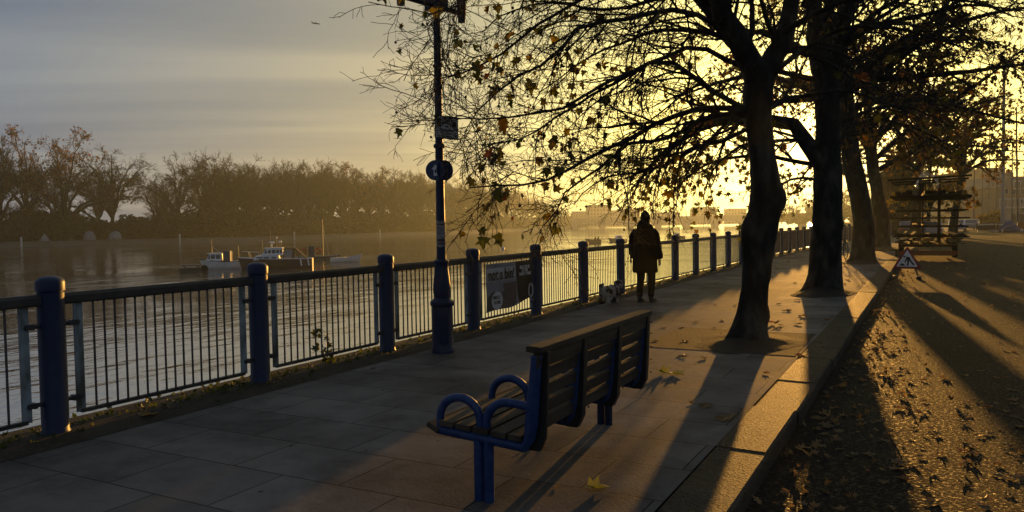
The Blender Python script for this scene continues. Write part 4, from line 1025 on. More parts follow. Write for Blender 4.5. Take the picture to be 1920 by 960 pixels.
# nose and ears of the head (turned away from the camera)
fce = MB(); fce.ell((0, .148, 1.69), (.014, .022, .024)); 
for s in (-1, 1): fce.ell((s * .083, .035, 1.69), (.012, .022, .032))
fce.build('face', M['skin'], per, smooth='all')
# trousers and boots
for s in (-1, 1):
    k_, a_ = (.03, -.05) if s < 0 else (.10, .06)
    MB().tube([(s * .10, 0, .90), (s * .105, k_ * .5, .70), (s * .105, k_, .50), (s * .104, (k_ + a_) / 2, .30), (s * .10, a_, .115)], [.11, .098, .078, .072, .058], 14).build('trouser_leg', M['trouser'], per, smooth='all')
    b = MB(); b.tube([(s * .10, a_, .20), (s * .10, a_, .09), (s * .102, a_ + .01, .05)], [.056, .052, .050], 12)
    b.ell((s * .105, a_ + .085, .047), (.052, .145, .045)); b.bbox((s * .105 - .05, a_ - .045, .001), (s * .105 + .05, a_ + .215, .018))
    o = b.build('boot', M['shoe'], per); baked(o, [('REMESH', dict(mode='VOXEL', voxel_size=.012)), ('SMOOTH', dict(factor=.5, iterations=4))]); o.data.polygons.foreach_set('use_smooth', [True] * len(o.data.polygons))
# long coat: torso, flared skirt, sleeves and collar fused to one surface
ct = MB()
def ering(z, rx, ry, yo=0, xo=0): return [(xo + rx * math.cos(2 * PI * k / 24), yo + ry * math.sin(2 * PI * k / 24), z) for k in range(24)]
ct.loft([ering(.60, .265, .20, .01), ering(.66, .268, .205, .01), ering(.85, .262, .19), ering(1.02, .245, .172), ering(1.18, .240, .162), ering(1.34, .252, .16), ering(1.43, .235, .145, .005), ering(1.50, .165, .12, .015), ering(1.555, .105, .10, .02)])
for s in (-1, 1):
    ct.tube([(s * .17, .0, 1.45), (s * .235, -.005, 1.36), (s * .290, -.03 if s > 0 else .015, 1.14), (s * .30, .03 if s > 0 else .07, .98), (s * .298, .065 if s > 0 else .095, .885)], [.085, .088, .078, .070, .064], 14)
ct.loft([ering(1.50, .15, .12, -.03), ering(1.55, .145, .13, -.05), ering(1.62, .115, .12, -.035), ering(1.66, .10, .105, -.01)])
ct.ell((.155, -.07, 1.535), (.075, .05, .045), (0, .5, 0))
o = ct.build('coat', M['coat'], per); baked(o, [('REMESH', dict(mode='VOXEL', voxel_size=.016)), ('SMOOTH', dict(factor=.6, iterations=6))]); o.data.polygons.foreach_set('use_smooth', [True] * len(o.data.polygons))
ht = MB(); ht.loft([ering(1.655, .092, .106, .045), ering(1.70, .100, .112, .042), ering(1.76, .092, .104, .038), ering(1.81, .066, .078, .03), ering(1.845, .036, .044, .025), ering(1.862, .012, .014, .022)])
ht.build('hat', M['hat'], per, smooth='all')

# ---- dog: a small shaggy one seen from behind
def fur_mat():
    m = bpy.data.materials.new('shaggy_fur'); m.use_nodes = True; nt = m.node_tree; N, L = nt.nodes, nt.links; b = N['Principled BSDF']
    tc = N.new('ShaderNodeTexCoord'); n = N.new('ShaderNodeTexNoise'); n.inputs['Scale'].default_value = 5.5; n.inputs['Detail'].default_value = 2; L.new(tc.outputs['Object'], n.inputs[0])
    r = ramp(N, [(.44, (.07, .047, .032)), (.52, (.46, .42, .36))]); L.new(n.outputs[0], r.inputs[0]); L.new(r.outputs[0], b.inputs['Base Color'])
    w = N.new('ShaderNodeTexNoise'); w.inputs['Scale'].default_value = 45; mp = N.new('ShaderNodeMapping'); mp.inputs['Scale'].default_value = (1, 1, .3); L.new(tc.outputs['Object'], mp.inputs[0]); L.new(mp.outputs[0], w.inputs[0])
    bp = N.new('ShaderNodeBump'); bp.inputs['Distance'].default_value = .02; bp.inputs['Strength'].default_value = .9; L.new(w.outputs[0], bp.inputs['Height']); L.new(bp.outputs[0], b.inputs['Normal']); b.inputs['Roughness'].default_value = .9; b.inputs['Specular IOR Level'].default_value = .1; return m
M['fur'] = fur_mat()
dog = empty('dog', (-5.60, 14.5, 0), R(-18), 'small shaggy brown and white dog trotting along the foot of the railing', 'dog')
d = MB(); k = 1.0
d.ell((0, -.13, .245), (.145, .16, .135)); d.ell((0, .05, .255), (.135, .16, .135)); d.ell((0, .15, .26), (.09, .09, .105))
d.tube([(0, .16, .29), (0, .24, .36), (0, .27, .39)], [.085, .075, .07], 12)
d.ell((0, .285, .395), (.095, .095, .09)); d.ell((0, .365, .365), (.045, .06, .04))
for s in (-1, 1): d.ell((s * .082, .275, .375), (.022, .045, .07), (.15, s * .2, 0))
d.tube([(0, -.24, .27), (0, -.30, .33), (0, -.30, .40), (0, -.24, .43)], [.03, .036, .04, .022], 10)
for s, fy in ((-1, .15), (1, .11)):
    d.tube([(s * .065, fy, .22), (s * .066, fy - .01, .12), (s * .066, fy + .01, .045), (s * .066, fy + .02, .03)], [.07, .056, .048, .046], 10); d.ell((s * .066, fy + .035, .025), (.034, .05, .025))
for s, hy in ((-1, -.20), (1, -.14)):
    d.tube([(s * .065, hy + .04, .22), (s * .07, hy + .055, .15), (s * .07, hy - .02, .095), (s * .07, hy - .005, .035)], [.085, .068, .05, .046], 10); d.ell((s * .07, hy + .02, .025), (.034, .05, .025))
o = d.build('body', M['fur'], dog); baked(o, [('REMESH', dict(mode='VOXEL', voxel_size=.010)), ('SMOOTH', dict(factor=.6, iterations=4))])
me = o.data; co = np.zeros(len(me.vertices) * 3); me.vertices.foreach_get('co', co); co = co.reshape(-1, 3); nn = np.zeros_like(co.ravel()); me.vertices.foreach_get('normal', nn); nn = nn.reshape(-1, 3)
co += nn * (np.random.default_rng(3).normal(size=(len(co), 1)) * .004 + .006 * np.sin(co[:, :1] * 60 + co[:, 1:2] * 50)); me.vertices.foreach_set('co', co.ravel()); me.update(); me.polygons.foreach_set('use_smooth', [True] * len(me.polygons))
e_ = MB(); e_.ell((0, .425, .372), (.016, .014, .013)); e_.build('nose', M['black'], dog, smooth='all')
for s in (-1, 1): MB().ell((s * .034, .355, .412), (.010, .008, .010)).build('eye', M['black'], dog, smooth='all')
MB().lathe([(.083, -.012), (.088, -.012), (.088, .012), (.083, .012)], (0, .225, .335), 16).build('harness', M['sign_red'], dog)
dog.scale = (.95, .95, .95)
# lead from the hand down to the dog
bpy.context.view_layer.update()
h = per.matrix_world @ Vector((-.283, .13, .80)); g = dog.matrix_world @ Vector((0, .20, .40)); pts = []
for i in range(17):
    t = i / 16; p = h.lerp(g, t); p.z -= .16 * 4 * t * (1 - t) * (1 - .3 * t); pts.append(p)
ld_ = MB().tube(pts, .004, 6).build('dog_lead', M['black'], None, smooth='all'); tag(ld_, 'thin dark dog lead hanging from the walker\'s hand', 'lead')
# ------------------------------------------------------------------ boats
M['hullwhite'] = mat('white_gel_coat', (.78, .78, .77), .35, .5, noise=(2, (.62, .62, .60), .5))
M['hullbrown'] = mat('dark_varnished_hull', (.055, .030, .016), .4, .5, noise=(3, (.09, .05, .03), .6, (.2, 1, 1)))
M['hulldark'] = mat('dark_green_hull', (.03, .035, .028), .45, .5)
M['cabin'] = mat('cabin_white_paint', (.82, .83, .84), .4, .5)
M['bwin'] = mat('boat_window_glass', (.05, .06, .07), .12, .6)
M['canvas'] = mat('dark_canvas', (.02, .02, .02), .85, .2)
M['clearwin'] = mat('hazy_canopy_window', (.30, .29, .27), .3, .4)
M['chrome'] = mat('polished_rail', (.55, .50, .42), .3, .5, .8)
M['yellowpole'] = mat('varnished_mast', (.45, .33, .12), .45, .5)
M['ringred'] = mat('lifebuoy_red', (.35, .05, .03), .6, .3)
M['greybox'] = mat('grey_locker', (.10, .11, .12), .6, .3)

def hull_mb(L_, B, H, draft=.25, bow=1.0, transom=.8, sheer=.2, n=14):
    """bow towards +x; returns rings from stern to bow"""
    rings = []
    for i in range(n + 1):
        t = i / n; x = -L_ / 2 + L_ * t
        w = B / 2 * (transom + (1 - transom) * min(1, t * 3)) * (1 - max(0, (t - .45) / .55) ** 2.2 * .985)
        top = H + sheer * max(0, t - .35) ** 1.6 * 1.5; rake = bow * max(0, (t - .8) / .2) * .0
        keel = -draft * (1 - max(0, (t - .75) / .25) ** 2)
        ring = []
        for a, b in ((1, 1), (.97, .55), (.84, .2), (.5, .0), (0, 0), (-.5, .0), (-.84, .2), (-.97, .55), (-1, 1)):
            z = keel + (top - keel) * b; ring.append((x + bow * (max(0, (t - .75) / .25)) * .35 * (b - .5), w * a, z))
        rings.append(ring)
    return rings
def boat_root(name, px, py_water, label, heading_off, cat='boat', group=None):
    p = on_z(px, py_water, WATER_Z); view = math.atan2(p.y, p.x)
    return empty(name, (p.x, p.y, WATER_Z), view + PI / 2 + heading_off, label, cat, group), (p - EYE).dot(CF)
# local +x then points to the left of the picture (heading_off = 0)

# ---- cabin cruiser
bo, dd = boat_root('cabin_cruiser', 519, 504, 'brown hulled cabin cruiser with white wheelhouse and dark rear canopy, moored mid river', -.12)
k = dd / 77.0
def hull(parent, L_, B, H, m, name='hull', deck=None, rub=None, **kw):
    r_ = hull_mb(L_, B, H, **kw); o = MB().loft(r_).build(name, m, parent, smooth=True)
    if rub:
        g = MB(); g.tube([Vector(q[0]) + Vector((0, .02, 0)) for q in r_], .035, 6); g.tube([Vector(q[-1]) - Vector((0, .02, 0)) for q in r_], .035, 6); g.build('rubbing_strake', rub, parent)
    return r_
hull(bo, 7.0, 2.4, 1.0, M['hullbrown'], rub=M['cabin'], draft=.35, sheer=.25)
def cabin_block(parent, x0, x1, w0, z0, z1, slope_f, slope_b, w1, name='cabin', m=None):
    vs = [(x0, -w0, z0), (x1, -w0, z0), (x1, w0, z0), (x0, w0, z0), (x0 + slope_b, -w1, z1), (x1 - slope_f, -w1, z1), (x1 - slope_f, w1, z1), (x0 + slope_b, w1, z1)]
    return MB().add(vs, [(0, 3, 2, 1), (4, 5, 6, 7), (0, 1, 5, 4), (1, 2, 6, 5), (2, 3, 7, 6), (3, 0, 4, 7)]).build(name, m or M['cabin'], parent, bevel=.04)
c1 = cabin_block(bo, -.3, 2.1, .95, .92, 1.36, .25, .1, .85)
c2 = cabin_block(bo, -.75, 1.35, .92, 1.365, 2.05, .5, .1, .74, 'wheelhouse')
MB().box((.2, 0, 2.075), (1.75, 1.62, .05)).build('roof', M['cabin'], bo, bevel=.02)
def win(parent, x, z, w, h, y, slope=.0, sgn=1, m=None):
    b = MB(); vs = [(x - w / 2, y + .012, z - h / 2), (x + w / 2, y + .012, z - h / 2), (x + w / 2 - slope, y + .012 - .10 * h, z + h / 2), (x - w / 2, y + .012 - .10 * h, z + h / 2)]
    vs = [(a, bb * sgn, c) for a, bb, c in vs]; vs2 = [(a, bb - .02 * sgn, c) for a, bb, c in vs]
    b.add(vs + vs2, [(0, 1, 2, 3), (7, 6, 5, 4), (0, 4, 5, 1), (1, 5, 6, 2), (2, 6, 7, 3), (3, 7, 4, 0)]); return b.build('window', m or M['bwin'], parent)
for x, w, sl in ((-.52, .20, 0), (-.22, .26, 0), (.16, .34, 0), (.58, .34, .1), (.95, .3, .22)): win(c2, x, 1.72, w, .40, .86, sl); win(c2, x, 1.72, w, .40, .86, sl, -1)
for x, w in ((.15, .5), (.85, .55), (1.5, .6)): win(c1, x, 1.14, w, .2, .925); win(c1, x, 1.14, w, .2, .925, 0, -1)
# canopy over the cockpit: frame and side window
cp = MB()
for s in (-1, 1):
    cp.tube([(-.75, s * .88, 1.0), (-.82, s * .84, 2.0), (-1.9, s * .82, 1.98), (-2.9, s * .9, 1.05)], .05, 6)
    cp.tube([(-1.6, s * .86, 1.0), (-1.75, s * .82, 1.98)], .05, 6); cp.tube([(-1.8, s * .82, 1.95), (-2.3, s * .86, 1.02)], .04, 6)
cp.add([(-.8, -.84, 2.0), (-1.9, -.82, 1.98), (-1.9, .82, 1.98), (-.8, .84, 2.0), (-.8, -.84, 2.04), (-1.9, -.82, 2.02), (-1.9, .82, 2.02), (-.8, .84, 2.04)], [(0, 3, 2, 1), (4, 5, 6, 7), (0, 1, 5, 4), (1, 2, 6, 5), (2, 3, 7, 6), (3, 0, 4, 7)])
cp.add([(-1.9, -.82, 2.0), (-2.9, -.9, 1.05), (-2.9, .9, 1.05), (-1.9, .82, 2.0)], [(0, 1, 2, 3)])
can = cp.build('canopy', M['canvas'], bo)
for s in (-1, 1): win(can, -1.22, 1.48, .75, .75, .87, 0, s, M['clearwin'])
ms = MB()
ms.tube([(.55, .1, 2.08), (.5, .1, 3.9)], [.035, .015], 6); ms.build('mast', M['yellowpole'], bo)
MB().lathe([(.02, 0), (.26, .02), (.30, .08), (.22, .16), (.02, .18)], (.45, -.25, 2.55), 14).build('radar_dome', M['cabin'], bo, smooth=True); MB().tube([(.45, -.25, 2.1), (.45, -.25, 2.56)], .05, 8).build('radar_post', M['cabin'], bo)
for x, h in ((-.05, 3.1), (-.3, 2.7), (-.45, 2.7)):
    MB().tube([(x, -.1, 2.1), (x, -.1, h)], .03, 6).build('aerial', M['yellowpole'], bo)
    MB().box((x, -.1, h), (.16, .16, .18)).build('lamp', M['cabin'], bo, bevel=.02)
for s in (-1, 1):
    rl = MB(); rl.tube([(1.6, s * .75, 1.05), (1.6, s * .75, 1.7), (2.6, s * .4, 1.75), (3.3, 0, 1.8)], .022, 6)
    rl.tube([(2.5, s * .42, 1.1), (2.6, s * .4, 1.75)], .02, 6); rl.build('rail', M['chrome'], bo)
MB().tube([(1.35, -.3, 1.4), (1.35, -.3, 2.9)], .03, 6).build('staff', M['yellowpole'], bo)
for x, y in ((-2.4, 1.13), (-3.1, 1.05)):
    MB().tube([(x, y, .95), (x - .1, y + .04, .3)], .07, 8).build('fender', M['cabin'], bo, smooth=True)
# ---- small cuddy boat to its left
b2, dd = boat_root('cuddy_boat', 421, 503, 'small white cuddy boat with dark gunwale and grey locker, left of the brown cruiser', -.25)
hull(b2, 4.6, 1.9, .72, M['hullwhite'], rub=M['canvas'], draft=.3, sheer=.35)
cb = cabin_block(b2, .15, 1.65, .74, .78, 1.55, .35, .05, .62, 'cuddy'); MB().box((.85, 0, 1.57), (1.45, 1.36, .05)).build('roof', M['cabin'], b2, bevel=.02)
for x, w, sl in ((.42, .42, 0), (.95, .42, .05), (1.33, .2, .12)): win(cb, x, 1.22, w, .42, .70, sl); win(cb, x, 1.22, w, .42, .70, sl, -1)
MB().tube([(1.2, 0, 1.58), (1.2, 0, 3.0)], [.04, .02], 6).build('mast', M['yellowpole'], b2); MB().tube([(1.2, 0, 2.3), (.35, 0, 1.6)], .015, 4).build('stay', M['chrome'], b2)
MB().box((-.35, .1, 1.22), (.72, .8, 1.15)).build('locker', M['greybox'], b2, bevel=.04)
MB().tube([(-.9, .6, .72), (-.92, .6, 1.75), (-.7, .6, 1.8)], .035, 6).build('davit', M['chrome'], b2); MB().tube([(-1.55, .3, .7), (-1.5, .3, 2.3)], [.03, .015], 6).build('pole', M['yellowpole'], b2)
# ---- low raft with a tarred barrel
b3, dd = boat_root('mooring_raft', 361, 509, 'low dark mooring raft with a black barrel float, farthest left on the water', 0, 'raft')
MB().box((.15, 0, .16), (2.0, 1.4, .42)).build('hull', M['hulldark'], b3, bevel=.04); MB().box((.1, 0, .62), (1.55, 1.2, .07)).build('deck', M['hulldark'], b3)
for x in (-.5, .7): MB().box((x, 0, .48), (.1, 1.0, .22)).build('bearer', M['hulldark'], b3)
MB().tube([(-1.05, -.5, .22), (-1.05, .5, .22)], .36, 16).build('barrel_float', M['tyre'], b3, smooth=True)
# ---- work pontoon with lifebuoys behind the cruiser
b4, dd = boat_root('work_pontoon', 590, 487, 'work pontoon with railings, a grey locker and red lifebuoys behind the cruiser', .05, 'pontoon')
MB().box((0, 0, .18), (5.6, 1.6, .55)).build('hull', M['hulldark'], b4, bevel=.05)
for x in (-1.9, -.5, .7, 2.1): MB().tube([(x, .7, .45), (x, .7, 1.75)], .03, 6).build('post', M['hullbrown'], b4)
for z in (1.1, 1.7): MB().tube([(-1.9, .7, z), (2.1, .7, z)], .025, 6).build('rail', M['hullbrown'], b4)
MB().box((.35, .3, 1.1), (.75, .6, 1.35)).build('locker', M['greybox'], b4, bevel=.03)
for x in (-.45, 1.35): 
    q = MB(); q.tube([(x + .30 * math.cos(2 * PI * i / 16), .78, 1.15 + .30 * math.sin(2 * PI * i / 16)) for i in range(17)], .085, 8, caps=False); q.build('lifebuoy', M['ringred'], b4, smooth='all')
# ---- white dinghy and the masted boat it lies by
b5, dd = boat_root('dinghy', 649, 491, 'white open dinghy with upswept bow lit yellow by the sun', PI - .3)
r5 = hull(b5, 3.5, 1.3, .5, M['hullwhite'], draft=.15, sheer=.55, transom=.7); MB().box((-.2, 0, .52), (.3, 1.05, .05)).build('thwart', M['yellowpole'], b5)
b6, dd = boat_root('masted_boat', 612, 486, 'low grey open boat with one tall varnished mast, beside the white dinghy', PI + .1)
hull(b6, 3.4, 1.3, .42, M['greybox'], draft=.2, sheer=.2); MB().tube([(-.4, 0, .2), (-.36, 0, 5.1)], [.06, .035], 8).build('mast', M['yellowpole'], b6); MB().tube([(-.36, 0, 4.6), (.35, 0, .5)], .01, 4).build('stay', M['chrome'], b6)
# ---- far boats
b7, dd = boat_root('open_boat', 1113, 456, 'far open motor boat with two seated people aboard, hazy in the glow', .0)
hull(b7, 3.1, 1.2, .75, M['hulldark'], draft=.15, sheer=.25); MB().tube([(-.3, 0, .6), (-.3, 0, 2.1)], .03, 5).build('mast', M['hulldark'], b7)
for i, x in enumerate((-.35, -.95)):
    q = MB(); q.tube([(0, 0, .35), (0, 0, .85), (0, 0, 1.0)], [.2, .22, .1], 10); q.ell((0, 0, 1.12), (.10, .11, .13)); q.tube([(0, -.2, .85), (.22, -.22, .65)], .06, 6); q.tube([(0, .2, .85), (.22, .22, .65)], .06, 6)
    o = q.build('body', M['coat'], None, smooth='all'); e = empty('person', b7.matrix_world @ Vector((0, 0, 0)), 0, ('distant person sitting amidships in the far open boat', 'distant person sitting at the stern of the far open boat')[i], 'person')
    bpy.context.view_layer.update(); e.location = b7.matrix_world @ Vector((x, 0, .15)); e.rotation_euler = b7.rotation_euler; o.parent = e
for px, py, lab, ln in ((1158, 453, 'far pale motor cruiser nearest the walker, hazy on the bright water', 3.8), (1267, 447, 'far pale motor boat right of the walker, beyond a fence post', 4.4)):
    b8, dd = boat_root('motor_boat', px, py, lab, .2, 'boat', 'distant motor boats')
    hull(b8, ln, 1.6, .6, M['greybox'], draft=.2, sheer=.35); cc = cabin_block(b8, -1.2, .7, .66, .6, 1.35, .5, .3, .5); win(cc, -.3, 1.0, .9, .3, .63)
for px, py in ((943, 467),):
    b9, dd = boat_root('mooring_buoy', px, py, 'small pale mooring buoy afloat between lamp post and banner', 0, 'buoy')
    q = MB(); q.ell((0, 0, .1), (.32, .32, .3)); q.build('float', M['hullwhite'], b9, smooth='all'); MB().tube([(0, 0, .35), (0, 0, .7)], .03, 6).build('staff', M['hullwhite'], b9)

# ------------------------------------------------------------------ far bank: wall posts, tents, shrubs, trees
def bank_at(px, inland):
    """point on the far bank, a distance inland, seen at column px"""
    best = None
    for y in range(-60, 900, 2):
        p = Vector((far_edge(y) - inland, y, -.9)); d = p - EYE; z = d.dot(CF)
        if z < 5: continue
        x = 960 + FPX * d.dot(CR) / z; e = abs(x - px)
        if best is None or e < best[0]: best = (e, p, z)
    return best[1], best[2]
M['post_white'] = mat('weathered_white_post', (.5, .5, .47), .7, .3)
for i, px in enumerate((38, 340, 554, 714)):
    p, z = bank_at(px, 2.0)
    o = MB(); o.lathe([(.28, -1.6), (.28, 1.2), (.22, 1.3)], sides=10); o = o.build('marker_post', M['post_white'], None, loc=(p.x, p.y, -.9), smooth=True)
    tag(o, ('white marker post on the far bank, leftmost and brightest', 'pale marker post on the far bank above the raft', 'pale marker post on the far bank behind the cruiser', 'faint pale post on the far bank before the lamp post')[i], 'post', 'marker posts along the far bank')
M['tent'] = mat('pale_tent_cloth', (.30, .31, .31), .7, .2, noise=(1.2, (.18, .18, .18), .6))
for i, (px, w, h, lab) in enumerate(((80, 3.6, 2.0, 'pale ridge tent on the far bank, leftmost of the tents'), (143, 2.6, 1.6, 'small pale dome tent on the far bank beside a bigger one'), (171, 4.2, 2.7, 'domed pale tent with a dark doorway on the far bank'), (221, 4.6, 2.6, 'largest pale dome tent on the far bank, rightmost of the tents'))):
    p, z = bank_at(px, 9.0); e = empty('tent', (p.x, p.y, -.9), R(-35), lab, 'tent', 'tents under the far trees')
    d = MB(); rings = []
    for j in range(7):
        t = j / 6; s = math.sqrt(max(0, 1 - t * t)) if i else 1 - t * .93
        rings.append([((w / 2) * (s + .02) * math.cos(2 * PI * q / 20), (w / 2) * .8 * (s + .02) * math.sin(2 * PI * q / 20), h * t) for q in range(20)])
    d.loft(rings).build('canopy', M['tent'], e, smooth=True)
    dr = MB(); dr.prism([(-.6, 0), (.6, 0), (.45, h * .5), (0, h * .62), (-.45, h * .5)], (0, -w * .38, 0), (1, 0, 0), (0, 0, 1), (0, 1, 0), .1); dr.build('doorway', M['canvas'] if i == 2 else M['greybox'], e)

# -- shrubs of dark evergreen leaf clumps
M['evergreen'] = leaf_mat('evergreen_leaf', [(0, (.020, .022, .010)), (.6, (.028, .027, .012)), (1, (.036, .030, .014))], .15)
M['farleaf'] = leaf_mat('rusty_far_leaf', [(0, (.10, .055, .022)), (.6, (.18, .085, .03)), (1, (.26, .13, .05))], .35)
M['fartwig'] = mat('winter_twig', (.030, .022, .016), .9, .1)
def shrub_proto(seed, tall):
    rng = np.random.default_rng(seed); c = []
    lobes = [(rng.normal(size=3) * [.30, .30, .0] + [0, 0, rng.uniform(.2, .75)], rng.uniform(.22, .36)) for _ in range(9)]
    for ctr, r_ in lobes:
        q = rng.normal(size=(330, 3)); q /= np.linalg.norm(q, axis=1, keepdims=True); c.append(ctr + q * r_ * rng.uniform(.55, 1.05, (330, 1)) * [1, 1, .9])
    c = np.concatenate(c); c = c[c[:, 2] > 0]; c[:, 2] *= tall
    V, F, t = leaves_mesh(c, (.06, .13), rng, hang=.2)
    e = empty('evergreen_shrub', (0, 0, 0)); np_mesh('foliage', V, F, M['evergreen'], e, smooth=False, attr=t)
    MB().tube([(0, 0, -.05), (.02, 0, .5 * tall)], [.05, .02], 6).build('stem', M['bark'], e)
    return e
shrubs = [shrub_proto(50 + i, t) for i, t in enumerate((.9, 1.25, 1.6, .75))]
SH = []
rg = random.Random(20)
px = -70
while px < 1075:
    p, z = bank_at(px, rg.uniform(14, 26)); h = (rg.uniform(4.5, 8.5) if px < 380 else rg.uniform(6, 10.5)) * (1.15 if 60 < px < 100 else 1)
    SH.append((p, h, px)); px += rg.uniform(15, 26) * (220 / z) ** .5
for i, (p, h, px) in enumerate(SH):
    s = shrubs[i % 4] if i < 4 else copy_tree(shrubs[i % 4])
    hh = h / (.9, 1.25, 1.6, .75)[i % 4]; s.location = (p.x, p.y, -1.1); s.scale = (hh * rg.uniform(1.1, 1.5), hh * rg.uniform(1.0, 1.3), hh); s.rotation_euler = (0, 0, rg.uniform(0, 6))
    tag(s, 'dark evergreen shrub in the thicket under the far bank trees', 'shrub', 'shrubs under the far trees')

# -- bare plane trees of the far bank
def far_tree_proto(seed, spread, leafy=0):
    rng = np.random.default_rng(seed); rg = random.Random(seed); e = empty('bare_tree', (0, 0, 0))
    # unit height 1: trunk, fanned limbs, twig haze
    n_l = rg.randint(9, 11); hf = rg.uniform(.22, .32); tk = [(0, 0, -.02), (rg.uniform(-.01, .01), 0, hf * .6), (rg.uniform(-.02, .02), 0, hf)]
    V, F = tubes_batch(resample(tk, 6)[None], np.array([[.026, .021, .018, .017, .017, .016]]), 8); V2 = [(V, F)]
    lim = []
    for i in range(n_l):                                     # limbs fan out to a round head
        a = 2 * PI * (i * .618 + rg.uniform(-.06, .06)); el = R((20, 38, 55, 70, 84)[i % 5] + rg.uniform(-6, 6)); d = np.array([math.cos(a) * math.cos(el), math.sin(a) * math.cos(el), 0])
        reach = (1 - hf) * rg.uniform(.82, 1.0); s = spread * 2.0 * reach; up = reach * math.sin(el)
        q = np.array(tk[-1]) - [0, 0, rg.uniform(0, .08)]
        lim.append(resample([q, q + d * s * .22 + [0, 0, up * .36], q + d * s * .6 + [0, 0, up * .78], q + d * s + [0, 0, up]], 12))
    P0 = np.stack(lim); P0[:, 1:] += rng.normal(size=P0[:, 1:].shape) * .006; R0 = np.tile(.0120 * (1 - np.linspace(0, 1, 12)) + .0024, (n_l, 1))
    V2.append(tubes_batch(P0, R0, 6))
    np_mesh('trunk', *merge(V2), M['bark'], e)
    P1, R1 = spawn(P0, R0, np.full(n_l, 10), (.25, 1), lambda t, pl, u: (.08 + .16 * u) * (1.2 - .6 * t), (.4, 1.0), -.01, .15, 7, .55, .0019, rng, .25)
    P2, R2 = spawn(P1, R1, np.full(len(P1), 8), (.15, 1), lambda t, pl, u: (.035 + .075 * u), (.4, 1.1), -.01, .17, 5, .6, .0015, rng, .15)
    P3, R3 = spawn(P2, R2, np.full(len(P2), 6), (.15, 1), lambda t, pl, u: (.012 + .032 * u), (.4, 1.2), .0, .2, 4, .7, .0011, rng, .1)
    np_mesh('crown', *merge([tubes_batch(P1, R1, 4), tubes_batch(P2, R2, 3), tubes_batch(P3, R3, 3)]), M['fartwig'], e)
    if leafy:
        c = P3[:, -1][rng.choice(len(P3), leafy)] + rng.normal(size=(leafy, 3)) * .006; V, F, t = leaves_mesh(c, (.010, .020), rng)
        np_mesh('foliage', V, F, M['farleaf'], e, smooth=False, attr=t)
    return e
protos = [far_tree_proto(70 + i, s, l) for i, (s, l) in enumerate(((.46, 1700), (.40, 0), (.46, 0), (.36, 0), (.42, 0), (.48, 0)))]
PROF = [(-80, 262), (0, 268), (50, 246), (100, 243), (150, 256), (190, 278), (215, 286), (245, 330), (268, 345), (290, 325), (330, 300), (385, 288), (430, 300), (480, 310), (540, 310), (600, 304), (640, 300), (690, 318), (730, 320), (770, 326), (810, 330), (850, 340), (890, 332), (930, 345), (970, 352), (1010, 372), (1045, 386), (1075, 400)]
def ptop(px):
    for (a, b), (c, d) in zip(PROF, PROF[1:]):
        if a <= px <= c: return b + (d - b) * (px - a) / (c - a)
    return 400
TL = [(-60, 20, 1), (5, 22, 4), (62, 26, 0), (128, 20, 0), (210, 18, 1), (293, 34, 3), (338, 20, 2), (385, 24, 4)]
rg = random.Random(33); px = 425
while px < 1075:
    TL.append((px, rg.uniform(14, 30), rg.randrange(6))); px += rg.uniform(17, 29) * (250 / bank_at(px, 20)[1]) ** .6
for px in (-30, 95, 180, 310, 385, 430, 475, 515, 560, 600, 645, 690, 735, 780, 820, 865, 910, 950, 990):       # a second, farther row fills the gaps
    TL.append((px, rg.uniform(48, 75), rg.randrange(1, 6)))
used = set()
for i, (px, inl, v) in enumerate(TL):
    p, z = bank_at(px, inl); hor = 421.4 + (960 - px) * .0159
    back = inl > 40; h = (hor - ptop(px)) / FPX * z * ((rg.uniform(.62, .8) if px < 380 else rg.uniform(.92, 1.04)) if back else rg.uniform(1.0, 1.10)) + 2.5
    if 235 < px < 300 and not back: h *= 1.0
    o = protos[v] if v not in used else copy_tree(protos[v]); used.add(v)
    o.location = (p.x, p.y, -1.0); w = h * rg.uniform(.9, 1.15); o.scale = (w, w, h); o.rotation_euler = (0, 0, rg.uniform(0, 6.28))
    lab = {62: 'tall far tree with rusty leaves, first of the two biggest at the left', 128: 'tall far tree with orange brown crown, highest on the far bank', 210: 'open bare far tree with forked trunk right of the rusty crowns', 293: 'low bare far tree in the dip of the far treeline', 338: 'bare far tree just right of the treeline dip', 385: 'tall bare far tree with rounded crown above the small cuddy boat'}.get(px)
    tag(o, lab or ('bare winter tree farther back behind the far bank row' if back else 'bare winter tree in the hazy row along the far bank'), 'tree', 'bare trees on the far bank')
for v in range(6):
    if v not in used: bpy.data.objects.remove(protos[v])
